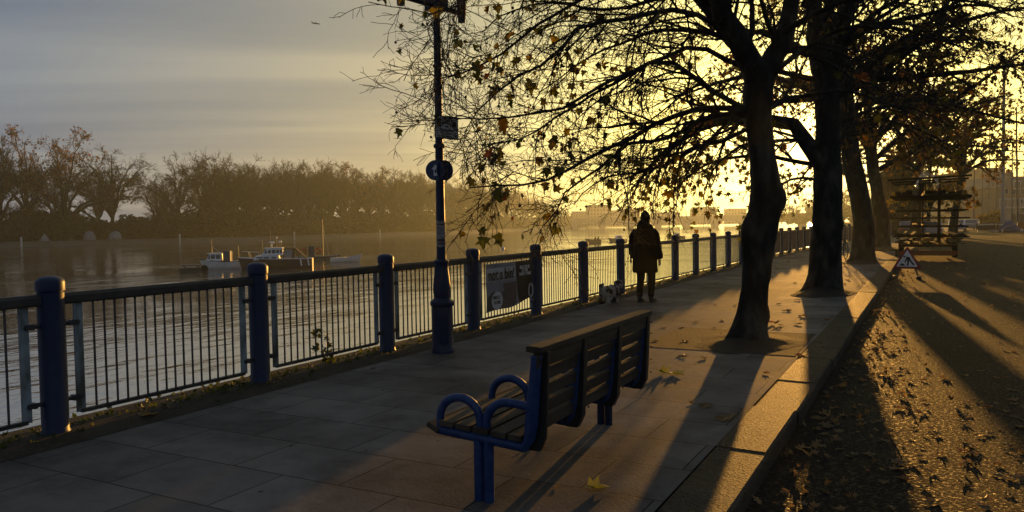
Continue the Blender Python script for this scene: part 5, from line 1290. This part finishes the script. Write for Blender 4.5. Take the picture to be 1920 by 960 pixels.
# ------------------------------------------------------------------ bridge and the town beyond
M['stone'] = mat('granite_bridge_stone', (.25, .24, .22), .8, .3, noise=(.6, (.35, .33, .30), .6))
M['brick'] = mat('yellow_stock_brick', (.20, .15, .10), .85, .2, noise=(1.5, (.28, .21, .14), .6))
M['render'] = mat('pale_render', (.32, .30, .27), .8, .2, noise=(.8, (.25, .23, .21), .5))
M['slate'] = mat('slate_roof', (.07, .07, .075), .6, .4)
M['glass'] = mat('window_pane', (.04, .05, .06), .08, .6)
M['trim'] = mat('white_window_trim', (.55, .53, .48), .6, .3)
def bridge():
    a = at(1078, 424, 545); b = at(1560, 420, 520); a.z = b.z = WATER_Z; d = (b - a); L_ = d.length; ux = d.normalized(); un = Vector((-ux.y, ux.x, 0))
    e = empty('stone_bridge', a, math.atan2(ux.y, ux.x), 'hazy stone bridge with low arches crossing the river in the sun glow', 'bridge')
    n = 9; span = L_ / n; pier = 4.0; deck = 7.0
    # one outline: deck above, arches cut below
    top = [(0, deck)]; 
    for i in range(n): pass
    mb = MB()
    for i in range(n):
        x0, x1 = i * span + pier / 2, (i + 1) * span - pier / 2; c = (x0 + x1) / 2; hw = (x1 - x0) / 2; m = 14
        arch = [(c + hw * math.cos(PI - PI * k / m), .2 + 4.6 * math.sin(PI * k / m)) for k in range(m + 1)]
        for k in range(m):
            p, q = arch[k], arch[k + 1]
            for yy in (-5, 5): mb.add([(p[0], yy, p[1]), (q[0], yy, q[1]), (q[0], yy, deck), (p[0], yy, deck)], [(0, 1, 2, 3)])
            mb.add([(p[0], -5, p[1]), (q[0], -5, q[1]), (q[0], 5, q[1]), (p[0], 5, p[1])], [(0, 1, 2, 3)])
    mb.add([(0, -5, deck), (L_, -5, deck), (L_, 5, deck), (0, 5, deck)], [(0, 1, 2, 3)]); mb.build('arch_span', M['stone'], e)
    for i in range(n + 1):
        p = MB(); x = i * span; p.loft([[(x - pier / 2, -5.02, z), (x, -8 + z * .2, z), (x + pier / 2, -5.02, z), (x + pier / 2, 5.02, z), (x, 8 - z * .2, z), (x - pier / 2, 5.02, z)] for z in (-1, 3.6)]); p.bbox((x - pier / 2, -5.03, 3.6), (x + pier / 2, 5.03, deck)); p.build('pier', M['stone'], e)
        if i % 1 == 0:
            l = MB(); l.tube([(x, -5, deck + 1.1), (x, -5, deck + 3.6)], .12, 6); l.build('lamp_standard', M['black'], e)
    for yy in (-5.15, 5.15): MB().bbox((-3, yy - .15, deck - .35), (L_ + 3, yy + .15, deck + 1.05)).build('parapet', M['stone'], e)
bridge()
def house(name, px0, px1, pytop, depth, label, mm, floors, bays, roof='flat', thick=14, base_z=-.1, chim=0, group=None, cat='building'):
    a, b = at(px0, 420, depth), at(px1, 420, depth); a.z = b.z = base_z; d = b - a; w = d.length; ux = d.normalized()
    hor = 421.4 + (960 - (px0 + px1) / 2) * .0159; h = (hor - pytop) / FPX * depth + CAMH - base_z
    e = empty(name, a, math.atan2(ux.y, ux.x), label, cat, group)
    rh = min(3.2, h * .22) if roof != 'flat' else .0; wh = h - rh
    MB().bbox((0, 0, 0), (w, thick, wh)).build('wall', mm, e)
    if roof == 'gable':
        MB().add([(-.4, -.4, wh), (w + .4, -.4, wh), (w + .4, thick + .4, wh), (-.4, thick + .4, wh), (-.4, thick / 2, h), (w + .4, thick / 2, h)], [(0, 1, 5, 4), (2, 3, 4, 5), (0, 4, 3), (1, 2, 5), (0, 3, 2, 1)]).build('roof', M['slate'], e)
    elif roof == 'mansard':
        MB().add([(-.3, -.3, wh), (w + .3, -.3, wh), (w + .3, thick + .3, wh), (-.3, thick + .3, wh), (1.2, 1.2, h), (w - 1.2, 1.2, h), (w - 1.2, thick - 1.2, h), (1.2, thick - 1.2, h)], [(0, 1, 5, 4), (1, 2, 6, 5), (2, 3, 7, 6), (3, 0, 4, 7), (4, 5, 6, 7), (0, 3, 2, 1)]).build('roof', M['slate'], e)
    else:
        MB().bbox((-.2, -.2, wh), (w + .2, thick + .2, wh + .45)).build('parapet', mm, e)
    fh = wh / floors; bw = w / bays
    for f in range(floors):
        for q in range(bays):
            x, z = (q + .5) * bw, f * fh + fh * .55
            fm = MB(); ww, hh = min(1.3, bw * .5), fh * .55
            fm.bbox((x - ww / 2 - .08, -.09, z - hh / 2 - .08), (x + ww / 2 + .08, -.003, z + hh / 2 + .08)); o = fm.build('window', M['trim'], e)
            MB().bbox((x - ww / 2, -.12, z - hh / 2), (x + ww / 2, -.093, z + hh / 2)).build('pane', M['glass'], o)
    for q in range(chim):
        x = w * (q + .5) / chim; c = MB(); c.bbox((x - .7, thick / 2 - .4, h - (1.0 if roof != 'flat' else 0)), (x + .7, thick / 2 + .4, h + 1.1))
        o = c.build('chimney', M['brick'], e)
        for k in range(4):
            MB().lathe([(.16, h + 1.1), (.13, h + 1.7)], (x - .5 + .33 * k, thick / 2, 0), 8).build('chimney_pot', M['amber'], o)
    return e, w, h
# across the river beyond the bridge
house('far_block', 1074, 1100, 396, 640, 'low hazy block beyond the bridge, at its left end', M['render'], 4, 5, 'gable', base_z=-1)
house('far_block', 1101, 1142, 385, 690, 'broad hazy flat topped block beyond the bridge', M['render'], 6, 7, 'flat', base_z=-1)
house('far_block', 1144, 1158, 394, 690, 'small hazy gabled block between two bigger ones beyond the bridge', M['render'], 4, 3, 'gable', base_z=-1)
house('far_block', 1160, 1200, 391, 690, 'hazy long block directly left of the walker beyond the bridge', M['render'], 5, 7, 'gable', base_z=-1)
house('far_block', 1225, 1275, 398, 720, 'hazy block directly right of the walker beyond the bridge', M['render'], 4, 8, 'gable', base_z=-1)
house('far_block', 1300, 1345, 388, 720, 'hazy mansard block beyond the bridge under the drooping leaves', M['render'], 5, 7, 'mansard', base_z=-1)
house('far_block', 1365, 1400, 392, 720, 'hazy flat block beyond the bridge beside the first trunk', M['render'], 5, 6, 'flat', base_z=-1)
# the embankment street at the right
house('terrace_house', 1716, 1788, 366, 300, 'hazy low terrace with a row of pale windows, behind the trailer', M['render'], 3, 10, 'mansard', chim=2)
house('terrace_house', 1790, 1848, 326, 262, 'tall hazy brick block with chimneys, behind parked cars', M['brick'], 5, 8, 'flat', chim=2)
house('terrace_house', 1849, 1884, 318, 205, 'hazy flat fronted house between the grey mast and the tall block', M['brick'], 4, 4, 'flat', chim=1)
hb, hw, hh = house('corner_house', 1877, 1990, 330, 152, 'nearest house at the right edge with a curved sunlit balcony', M['brick'], 4, 7, 'mansard', chim=3)
# its bay with curved balcony and dormers
bay = MB(); bay.loft([[(1.9 + 1.7 * math.cos(PI + PI * k / 12), -.0 + 1.6 * math.sin(PI + PI * k / 12), z) for k in range(13)] for z in (0, 5.2)]); bay.build('bay', M['render'], hb, smooth=True)
for z in (3.4, 5.1):
    s = MB(); s.loft([[(1.9 + 2.3 * math.cos(PI + PI * k / 14), 2.2 * math.sin(PI + PI * k / 14), zz) for k in range(15)] for zz in (z, z + .22)]); s.build('balcony_slab', M['trim'], hb)
bl = MB()
for k in range(13):
    a = PI + PI * k / 12; bl.tube([(1.9 + 2.2 * math.cos(a), 2.1 * math.sin(a), 3.62), (1.9 + 2.2 * math.cos(a), 2.1 * math.sin(a), 5.1)], .05, 5)
bl.build('balustrade', M['trim'], hb)
for x in (3.0, 6.0):
    dm = MB(); dm.bbox((x - .7, -.2, hh - 2.6), (x + .7, 2.0, hh - .9)); o = dm.build('dormer', M['trim'], hb); MB().bbox((x - .5, -.24, hh - 2.4), (x + .5, -.205, hh - 1.1)).build('pane', M['glass'], o)

# ---- poles at the right
def pole(px, depth, r0, pytop, label, m, lean=0, flag=False):
    p = at(px, 420, depth); hor = 421.4 + (960 - px) * .0159; h = (hor - pytop) / FPX * depth + CAMH
    e = empty('flag_pole' if flag else 'street_pole', (p.x, p.y, -.1), 0, label, 'pole')
    MB().lathe([(r0 * 1.6, 0), (r0 * 1.6, .5), (r0, .6), (r0 * .6, h)], sides=10).build('shaft', m, e, smooth=True)
    e.rotation_euler = (0, R(lean), 0)
    if flag:
        f = MB(); n = 8; f.add([(.05 + .55 * i / n, .1 * math.sin(i * 1.2), h - .2 - j * 1.5 - .12 * i / n) for j in (0, 1) for i in range(n + 1)], [(i, i + 1, n + 2 + i, n + 1 + i) for i in range(n)]); f.build('flag', M['ringred'], e)
    return e
M['polegrey'] = mat('grey_painted_pole', (.24, .24, .24), .5, .5)
pole(1880, 96, .24, 120, 'thick pale grey mast rising at the right of the road', M['polegrey'])
pole(1908, 98, .14, 200, 'thin dark pole near the right edge, slightly leaning', M['black'], -1.0)
pole(1868, 118, .09, 270, 'thin dark pole between the grey mast and the flag', M['black'])
pole(1841, 125, .08, 292, 'thin pole flying a small red flag', M['black'], 0, True)

# ---- parked cars
pole(1826, 110, .08, 285, 'thin dark mast left of the red flag pole', M['black'])
pole(1854, 130, .10, 240, 'slender dark mast between flag pole and the tall houses', M['black'])
pole(1897, 90, .07, 260, 'slender dark pole between the grey mast and the leaning pole', M['black'])
M['carsilver'] = mat('silver_car_paint', (.30, .30, .29), .3, .5, .2, coat=.6)
M['cardark'] = mat('dark_car_paint', (.05, .05, .055), .3, .5, coat=.6)
M['carwhite'] = mat('white_car_paint', (.55, .55, .53), .3, .5, coat=.6)
def car(px, depth, rz, m, label, van=False):
    p = at(px, 420, depth); e = empty('parked_van' if van else 'parked_car', (p.x, p.y, -.10), rz, label, 'van' if van else 'car', None if van else 'cars parked along the road')
    W, H = (.95, 2.15) if van else (.86, 1.46)
    prof = [(-2.15, .32), (-2.2, .75), (-2.05, .95), (-1.55, 1.0), (-.95, H), (.55, H), (1.2, .98), (2.05, .86), (2.2, .6), (2.15, .32)] if not van else [(-2.6, .35), (-2.65, H), (1.2, H), (1.85, 1.25), (2.5, 1.1), (2.6, .35)]
    MB().prism(prof, (0, -W, 0), (1, 0, 0), (0, 0, 1), (0, 1, 0), 2 * W).build('body', m, e, bevel=.06)
    for s in (-1, 1):
        g = MB(); pr = [(-1.35, 1.02), (-.88, H - .08), (.48, H - .08), (1.02, 1.02)] if not van else [(.4, 1.3), (.4, H - .25), (1.1, H - .25), (1.65, 1.3)]
        g.prism(pr, (0, s * (W + .004), 0), (1, 0, 0), (0, 0, 1), (0, s, 0), .006); g.build('window', M['glass'], e)
        for x in (-1.35, 1.35):
            MB().tube([(x, s * (W - .16), .32), (x, s * (W + .02), .32)], .32, 16).build('wheel', M['tyre'], e, smooth=True)
        MB().box((2.17 if not van else 2.58, s * .6, .68), (.06, .3, .14)).build('headlight', M['trim'], e, bevel=.02)
        MB().box((-2.17 if not van else -2.63, s * .66, .78), (.05, .22, .16)).build('tail_light', M['sign_red'], e, bevel=.02)
    w = MB(); 
    if not van: w.prism([(-1.62, 1.03), (-1.02, H - .05), (-1.06, H - .03), (-1.66, 1.05)], (0, -.68, 0), (1, 0, 0), (0, 0, 1), (0, 1, 0), 1.36)
    else: w.bbox((-2.66, -.7, 1.3), (-2.652, .7, H - .25))
    w.build('rear_window', M['glass'], e)
    return e
car(1742, 60, R(92), M['carsilver'], 'silver car seen through the bars of the rack trailer')
car(1795, 92, R(86), M['carwhite'], 'pale car parked right behind the rack trailer')
car(1822, 104, R(86), M['carsilver'], 'silver car with sun glinting on its roof, left of the bush')
car(1706, 72, R(90), M['cardark'], 'dark car hidden left of the trailer uprights')
car(1915, 108, R(80), M['cardark'], 'dark van at the right edge beyond the barriers', True)

# ---- road works barriers, cones, covered machine
M['barrier'] = mat('brown_barrier_plastic', (.10, .055, .03), .55, .4)
M['stripe'] = mat('reflective_stripe', (.6, .56, .45), .35, .5)
M['tarp'] = mat('blue_tarpaulin', (.02, .04, .14), .6, .4, bump=(3, .6, .05))
def barrier(px, depth, w, rz, label):
    p = at(px, 420, depth); e = empty('road_barrier', (p.x, p.y, -.10), rz, label, 'barrier', 'road works barriers')
    MB().box((0, 0, .62), (w, .09, .78)).build('panel', M['barrier'], e, bevel=.03)
    MB().box((0, -.051, .86), (w * .86, .01, .18)).build('reflective_strip', M['stripe'], e)
    for x in (-w * .38, w * .38): MB().box((x, 0, .11), (.16, .6, .21)).build('foot', M['stripe'], e, bevel=.02)
for px, dp, w, rz, lab in ((1848, 90, 1.9, 0, 'brown road barrier with pale reflective band, leftmost in its row'), (1862, 90, .7, .9, 'narrow road barrier turned edge on, second from the left'), (1868, 89, .7, .9, 'narrow road barrier turned edge on, third from the left'), (1874, 88, .7, .8, 'narrow road barrier turned edge on, nearest the blue machine'), (1882, 86, 1.5, .3, 'road barrier standing directly before the blue covered machine')):
    barrier(px, dp, w, rz, lab)
p = at(1893, 420, 84); e = empty('covered_machine', (p.x, p.y, -.1), R(10), 'blue tarpaulin covered machine among the road barriers', 'machine')
t = MB(); t.loft([[(1.25 * sx_ * math.cos(2 * PI * k / 20) * (1 + .10 * math.sin(3 * k) + .1 * math.sin(2 * PI * k / 10)), .9 * sx_ * math.sin(2 * PI * k / 20), z) for k in range(20)] for z, sx_ in ((.05, .8), (.35, .78), (.7, .6), (.95, .42), (1.3, .12))]); t.build('tarpaulin', M['tarp'], e, smooth='all')
for s in (-1, 1): MB().tube([(s * .9 - .06, -.85, .2), (s * .9 + .06, -.85, .2)], .2, 12).build('wheel', M['stripe'], e, smooth=True)
MB().tube([(-.8, -.7, .5), (.7, -.75, 1.1)], .05, 6).build('handle', M['polegrey'], e)
p = at(1917, 420, 86); e = empty('orange_barrier', (p.x, p.y, -.1), R(5), 'orange plastic barrier at the right edge of the road', 'barrier'); MB().box((0, 0, .55), (1.2, .3, 1.1), taper=.75).build('panel', M['amber'], e, bevel=.05); MB().box((0, -.21, .2), (1.0, .05, .2)).build('reflective_strip', M['stripe'], e)
# ---- bushes and trees beyond the parked cars
def shrub_copy(px, depth, h, w, label, mm=None, gz=-.2, name='bush'):
    p = at(px, 420, depth); s = copy_tree(shrubs[len(label) % 4]); s.name = name
    s.location = (p.x, p.y, gz); hh = h / (.9, 1.25, 1.6, .75)[len(label) % 4]; s.scale = (w, w, hh)
    tag(s, label, 'bush'); s['group'] = 'bushes along the right of the road'
    if mm:
        for ch in s.children:
            if ch.name.startswith('foliage'): ch.data = ch.data.copy(); ch.data.materials[0] = mm
shrub_copy(1856, 112, 2.8, 2.6, 'rounded brown green bush behind the road barriers', M['leafbrown'])
shrub_copy(1676, 78, 8.6, 3.4, 'tall dark evergreen bush filling the gap left of the trailer')
shrub_copy(1690, 84, 6.4, 3.6, 'dark bush behind the trailer bars, right of a taller one')
shrub_copy(1652, 92, 5.5, 3.0, 'dark bush seen between the fourth trunk and the third')
rg = random.Random(90)
for i, (px, dp, top) in enumerate(((1440, 470, 392), (1466, 440, 380), (1492, 430, 376), (1520, 400, 366), (1550, 380, 352), (1582, 350, 346), (1612, 340, 350), (1640, 320, 352), (1735, 330, 345), (1765, 320, 350))):
    p = at(px, 420, dp); hor = 421.4 + (960 - px) * .0159; h = (hor - top) / FPX * dp + 1.8
    o = copy_tree(protos[(0, 5, 3)[i % 3]]); o.location = (p.x, p.y, -.3); o.scale = (h * 1.3, h * 1.3, h); o.rotation_euler = (0, 0, rg.uniform(0, 6))
    tag(o, 'hazy golden tree in the distance where the embankment bends away', 'tree', 'hazy trees at the bend of the embankment')
    s = copy_tree(shrubs[i % 4]); hh = h * .55 / (.9, 1.25, 1.6, .75)[i % 4]; s.location = (p.x + 4, p.y - 5, -.4); s.scale = (h * .6, h * .6, hh); tag(s, 'hazy shrub under the distant trees at the bend of the embankment', 'shrub', 'hazy shrubs at the bend of the embankment')
# ---- aeroplane high over the river
p = at(592, 44, 2600); e = empty('airplane', p, R(60), 'tiny distant airplane in the grey sky over the river', 'airplane')
MB().tube([(-14, 0, 0), (-11, 0, .3), (8, 0, 0), (13, 0, -.2), (15, 0, -.5)], [.4, 1.6, 1.9, 1.5, .3], 10).build('fuselage', M['greybox'], e, smooth=True)
for s in (-1, 1):
    MB().prism([(3, 0), (-2, 0), (-6, 15), (-4, 15)], (0, 0, -.4), (1, 0, 0), (0, s, .08), (0, 0, 1), .5).build('wing', M['greybox'], e)
    MB().prism([(-11, 0), (-13, 0), (-14.5, 5.5), (-13.5, 5.5)], (0, 0, .6), (1, 0, 0), (0, s, .05), (0, 0, 1), .3).build('tailplane', M['greybox'], e)
MB().prism([(-10, .8), (-13, .8), (-15, 6), (-13, 6)], (0, -.15, 0), (1, 0, 0), (0, 0, 1), (0, 1, 0), .3).build('fin', M['greybox'], e)
# ------------------------------------------------------------------ soil round the trees, moss, plants, fallen leaves
def mound(y, x, rx, ry, h, seed):
    rng = np.random.default_rng(seed); mb = MB(); vs = [(x, y, h)]; n, m = 28, 7
    for j in range(1, m + 1):
        t = j / m
        for k in range(n):
            a = 2 * PI * k / n; q = 1 + .10 * math.sin(3 * a + seed) + .06 * math.sin(7 * a)
            vs.append((x + rx * t * q * math.cos(a), y + ry * t * q * math.sin(a), h * (1 - t) ** 1.2 + .006 + rng.normal() * .008 * (1 - t)))
    fs = [(0, 1 + k, 1 + (k + 1) % n) for k in range(n)]
    for j in range(m - 1): fs += [(1 + j * n + k, 1 + (j + 1) * n + k, 1 + (j + 1) * n + (k + 1) % n, 1 + j * n + (k + 1) % n) for k in range(n)]
    o = mb.add(vs, fs).build('soil', M['soil'], smooth='all'); o['kind'] = 'structure'
mound(10.45, -2.1, .66, .95, .11, 1); mound(18.2, -2.02, .62, 1.3, .20, 2); mound(31.3, -2.1, .7, 1.6, .16, 3); mound(47, -2.05, .7, 1.8, .16, 4)
# sunken edge of the first tree pit
pit = MB()
for a, b in (((-3.3, 9.55), (-1.37, 9.55)), ((-3.3, 9.55), (-3.3, 11.5)), ((-3.3, 11.5), (-1.37, 11.5))):
    pit.bbox((min(a[0], b[0]) - .008, min(a[1], b[1]) - .008, -.01), (max(a[0], b[0]) + .008, max(a[1], b[1]) + .008, .005))
o = pit.build('pavement_joint', M['joint']); o['kind'] = 'structure'
ps = MB().add([(-3.29, 9.56, .004), (-1.372, 9.56, .004), (-1.372, 11.49, .004), (-3.29, 11.49, .004)], [(0, 1, 2, 3)]).build('soil', M['soil']); ps['kind'] = 'structure'

# moss and low weeds along the foot of the railing: one mass
M['moss'] = leaf_mat('moss_green', [(0, (.035, .045, .012)), (.6, (.07, .085, .02)), (1, (.12, .12, .035))], .35)
rng = np.random.default_rng(77); N_ = 5200
y = 1 + 75 * rng.random(N_) ** 1.7; clump = .5 + .5 * np.sin(y * 2.1) * np.sin(y * .77 + 1); keep = rng.random(N_) < .25 + .75 * clump; y = y[keep]
x = -6.12 + rng.normal(size=len(y)) * .14; x = np.clip(x, -6.45, -5.74)
c = np.column_stack([x + np.array([cx(v) for v in y]), y, np.full(len(y), .03)])
V, F, t = leaves_mesh(c, (.02, .06), rng, hang=-.5); np_mesh('moss_and_weeds', V, F, M['moss'], smooth=False, attr=t)['kind'] = 'stuff'
# seedling rooted outside the railing
pb = on_z(620, 668, 0); pb.x = FX - .05; e = empty('seedling', (FX - .06, 8.15 - 1.9, .02), 0, 'green leafy seedling growing up behind the railing bars', 'plant')
sy = 6.25
for cand in [yy * .01 for yy in range(450, 800)]:
    q = Vector((FX - .06, cand, .1)); d = q - EYE
    if abs(960 + FPX * d.dot(CR) / d.dot(CF) - 622) < 1.5: sy = cand; break
e.location = (FX - .06, sy, .02)
stem = [(0, 0, 0), (-.01, -.05, .10), (-.01, -.12, .22), (0, -.17, .34), (.01, -.19, .43)]
MB().tube(stem, [.006, .005, .004, .003, .002], 5).build('stem', M['moss'], e)
rng = np.random.default_rng(8); c = []
for i in range(26):
    t_ = .25 + .75 * rng.random(); k = min(3, int(t_ * 4)); p = np.array(stem[k]) + (np.array(stem[k + 1]) - np.array(stem[k])) * (t_ * 4 - k); c.append(p + rng.normal(size=3) * [.03, .07, .04])
V, F, tt = leaves_mesh(np.array(c), (.05, .09), rng, hang=.25); np_mesh('foliage', V, F, M['moss'], e, smooth=False, attr=tt)

# fallen leaves: the ones that show are single things, the drifts in the gutter and road are one mass
M['dryleaf'] = leaf_mat('dry_fallen_leaf', [(0, (.10, .07, .035)), (.5, (.20, .14, .07)), (.85, (.28, .19, .085)), (1, (.20, .10, .04))], .5)
M['redleaf'] = leaf_mat('orange_fallen_leaf', [(0, (.40, .09, .015)), (1, (.45, .14, .02))], .35)
M['greenleaf'] = leaf_mat('yellow_green_fallen_leaf', [(0, (.20, .20, .04)), (1, (.30, .28, .06))], .35)
def leaf_proto(seed, m, curl):
    rng = np.random.default_rng(seed); tpl = LEAF; n = len(tpl)
    pts = np.concatenate([[(0, .38)], tpl, tpl * .55 + [0, .17]]); z = curl * (np.abs(pts[:, 0]) ** 1.4 * 1.5 + .5 * np.maximum(0, pts[:, 1] - .5) ** 1.3) + rng.normal(size=len(pts)) * .05
    V = np.column_stack([pts[:, 0], pts[:, 1] - .4, (z - z.min()) * .65 + .008]); F = []
    for k in range(n):
        k2 = (k + 1) % n; F += [(0, 1 + n + k, 1 + n + k2), (1 + n + k, 1 + k, 1 + k2), (1 + n + k, 1 + k2, 1 + n + k2)]
    b = len(V); V = np.concatenate([V, [(-.012, -.4, V[1, 2]), (.012, -.4, V[1, 2]), (.02, -.85, .03), (-.0, -.86, .03)]]); F += [(b, b + 1, b + 2), (b, b + 2, b + 3)]
    me = bpy.data.meshes.new('fallen_leaf'); me.from_pydata([tuple(v) for v in V], [], F); a = me.attributes.new('tint', 'FLOAT', 'POINT'); a.data.foreach_set('value', np.full(len(V), rng.random(), np.float32)); me.materials.append(m); return me
LP = [leaf_proto(200 + i, M['dryleaf'], c) for i, c in enumerate((.08, .2, .35, .12, .5, .28))]
RL = leaf_proto(230, M['redleaf'], .6); GL = [leaf_proto(240 + i, M['greenleaf'], c) for i, c in enumerate((.5, .9))]
rg = random.Random(55)
def put_leaf(p, s, me, label, group):
    o = bpy.data.objects.new('fallen_leaf', me); COL.objects.link(o); o.location = p; o.scale = (s, s, s); o.rotation_euler = (rg.uniform(-.12, .12), rg.uniform(-.12, .12), rg.uniform(0, 6.28)); tag(o, label, 'leaf', group)
G1 = 'dry leaves fallen on the pavement'
for px, py, s in ((1280, 668, .19), (1318, 672, .12), (1325, 762, .17), (1297, 755, .08), (1437, 700, .1), (1475, 583, .22), (1505, 593, .2), (1465, 610, .16), (1495, 608, .17), (1462, 570, .15), (1495, 563, .18), (1355, 601, .12), (1340, 615, .1), (1355, 626, .1), (1245, 614, .12), (1278, 614, .12), (1306, 604, .1), (1285, 640, .14), (1455, 615, .2), (1590, 525, .18), (1618, 530, .14), (1378, 572, .12), (1340, 571, .1), (1262, 545, .1), (1205, 600, .1), (1490, 530, .14), (1020, 838, .05), (1045, 912, .05), (980, 700, .05), (860, 780, .05), (700, 690, .1), (620, 720, .06), (640, 712, .06), (1135, 585, .1), (1150, 590, .09), (1240, 595, .1), (1550, 600, .14), (1570, 620, .1), (1500, 668, .16), (1575, 545, .16), (1190, 640, .1), (1230, 640, .12)):
    q = on_z(px, py, .004); put_leaf(q, s * .75, rg.choice(LP), 'curled dry brown plane leaf lying on the paving', G1)
q = on_z(280, 778, .03); put_leaf(q, .16, LP[4], 'large dead brown leaf on the moss under the first railing panel', None)
q = on_z(1450, 606, .01); put_leaf(q, .19, RL, 'bright orange leaf standing on edge right of the nearest trunk', None)
q = on_z(1003, 833, .004); put_leaf(q, .09, RL, 'small red orange leaf on the paving beneath the bench', None)
q = on_z(1270, 702, .004); put_leaf(q, .17, GL[0], 'yellow green leaf spray on the paving right of the bench', None)
q = on_z(1245, 700, .004); put_leaf(q, .16, GL[1], 'small yellow leaf beside a larger leaf spray right of the bench', None)
q = on_z(1122, 917, .004); put_leaf(q, .13, GL[1], 'curled pale green leaf with long stalk at the bottom edge before the bench', None)
q = on_z(1362, 785, .01); put_leaf(q, .17, LP[2], 'curled leaf lying across the edge of the granite kerb', None)
# road: nearest drifts as single leaves
G2 = 'dry leaves fallen on the road'
cl = [(1790, 860, 90, 45), (1740, 900, 120, 40), (1700, 840, 60, 30), (1860, 830, 60, 25), (1690, 705, 60, 10), (1720, 790, 50, 25), (1560, 745, 25, 40), (1650, 650, 30, 10), (1880, 915, 40, 20), (1600, 770, 50, 30), (1540, 790, 20, 30), (1680, 660, 40, 8), (1840, 740, 60, 30), (1900, 780, 30, 40)]
n = 0
while n < 140:
    a = rg.choice(cl) if rg.random() < .8 else (1700, 740, 150, 110)
    px, py = rg.gauss(a[0], a[2]), rg.gauss(a[1], a[3])
    if not (540 < py < 990 and px < 1990): continue
    q = on_z(px, py, -.115)
    if q.x < -.86: continue
    q.z = -.125 + .04 * min(1, max(0, (q.x + .96) / 3.46)) + .003
    put_leaf(q, rg.uniform(.04, .10), rg.choice(LP), 'crumpled dry leaf among others scattered on the asphalt', G2); n += 1
# the rest: one mass over road, gutter, far pavement
rng = np.random.default_rng(99); P = []
for _ in range(1900):
    r_ = rng.random()
    if r_ < .35: yy = 3 + 60 * rng.random() ** 1.5; xx = -.9 + abs(rng.normal()) * .35
    elif r_ < .75: yy = 3 + 75 * rng.random() ** 1.4; xx = -.8 + 6.5 * rng.random() ** 1.3
    else: yy = 20 + 60 * rng.random(); xx = -5.2 + 3.9 * rng.random()
    road = xx > -.93; z = (-.125 + .04 * min(1, max(0, (xx + .96) / 3.46)) + .008) if road else .012
    if not road and xx > -1.45: continue
    P.append((xx + cx(yy), yy, z + rng.random() * .02))
P = np.array(P); V, F, t = leaves_mesh(P, (.02, .07), rng, flat=True, curl=.5); np_mesh('leaf_litter', V, F, M['dryleaf'], smooth=False, attr=t)['kind'] = 'stuff'
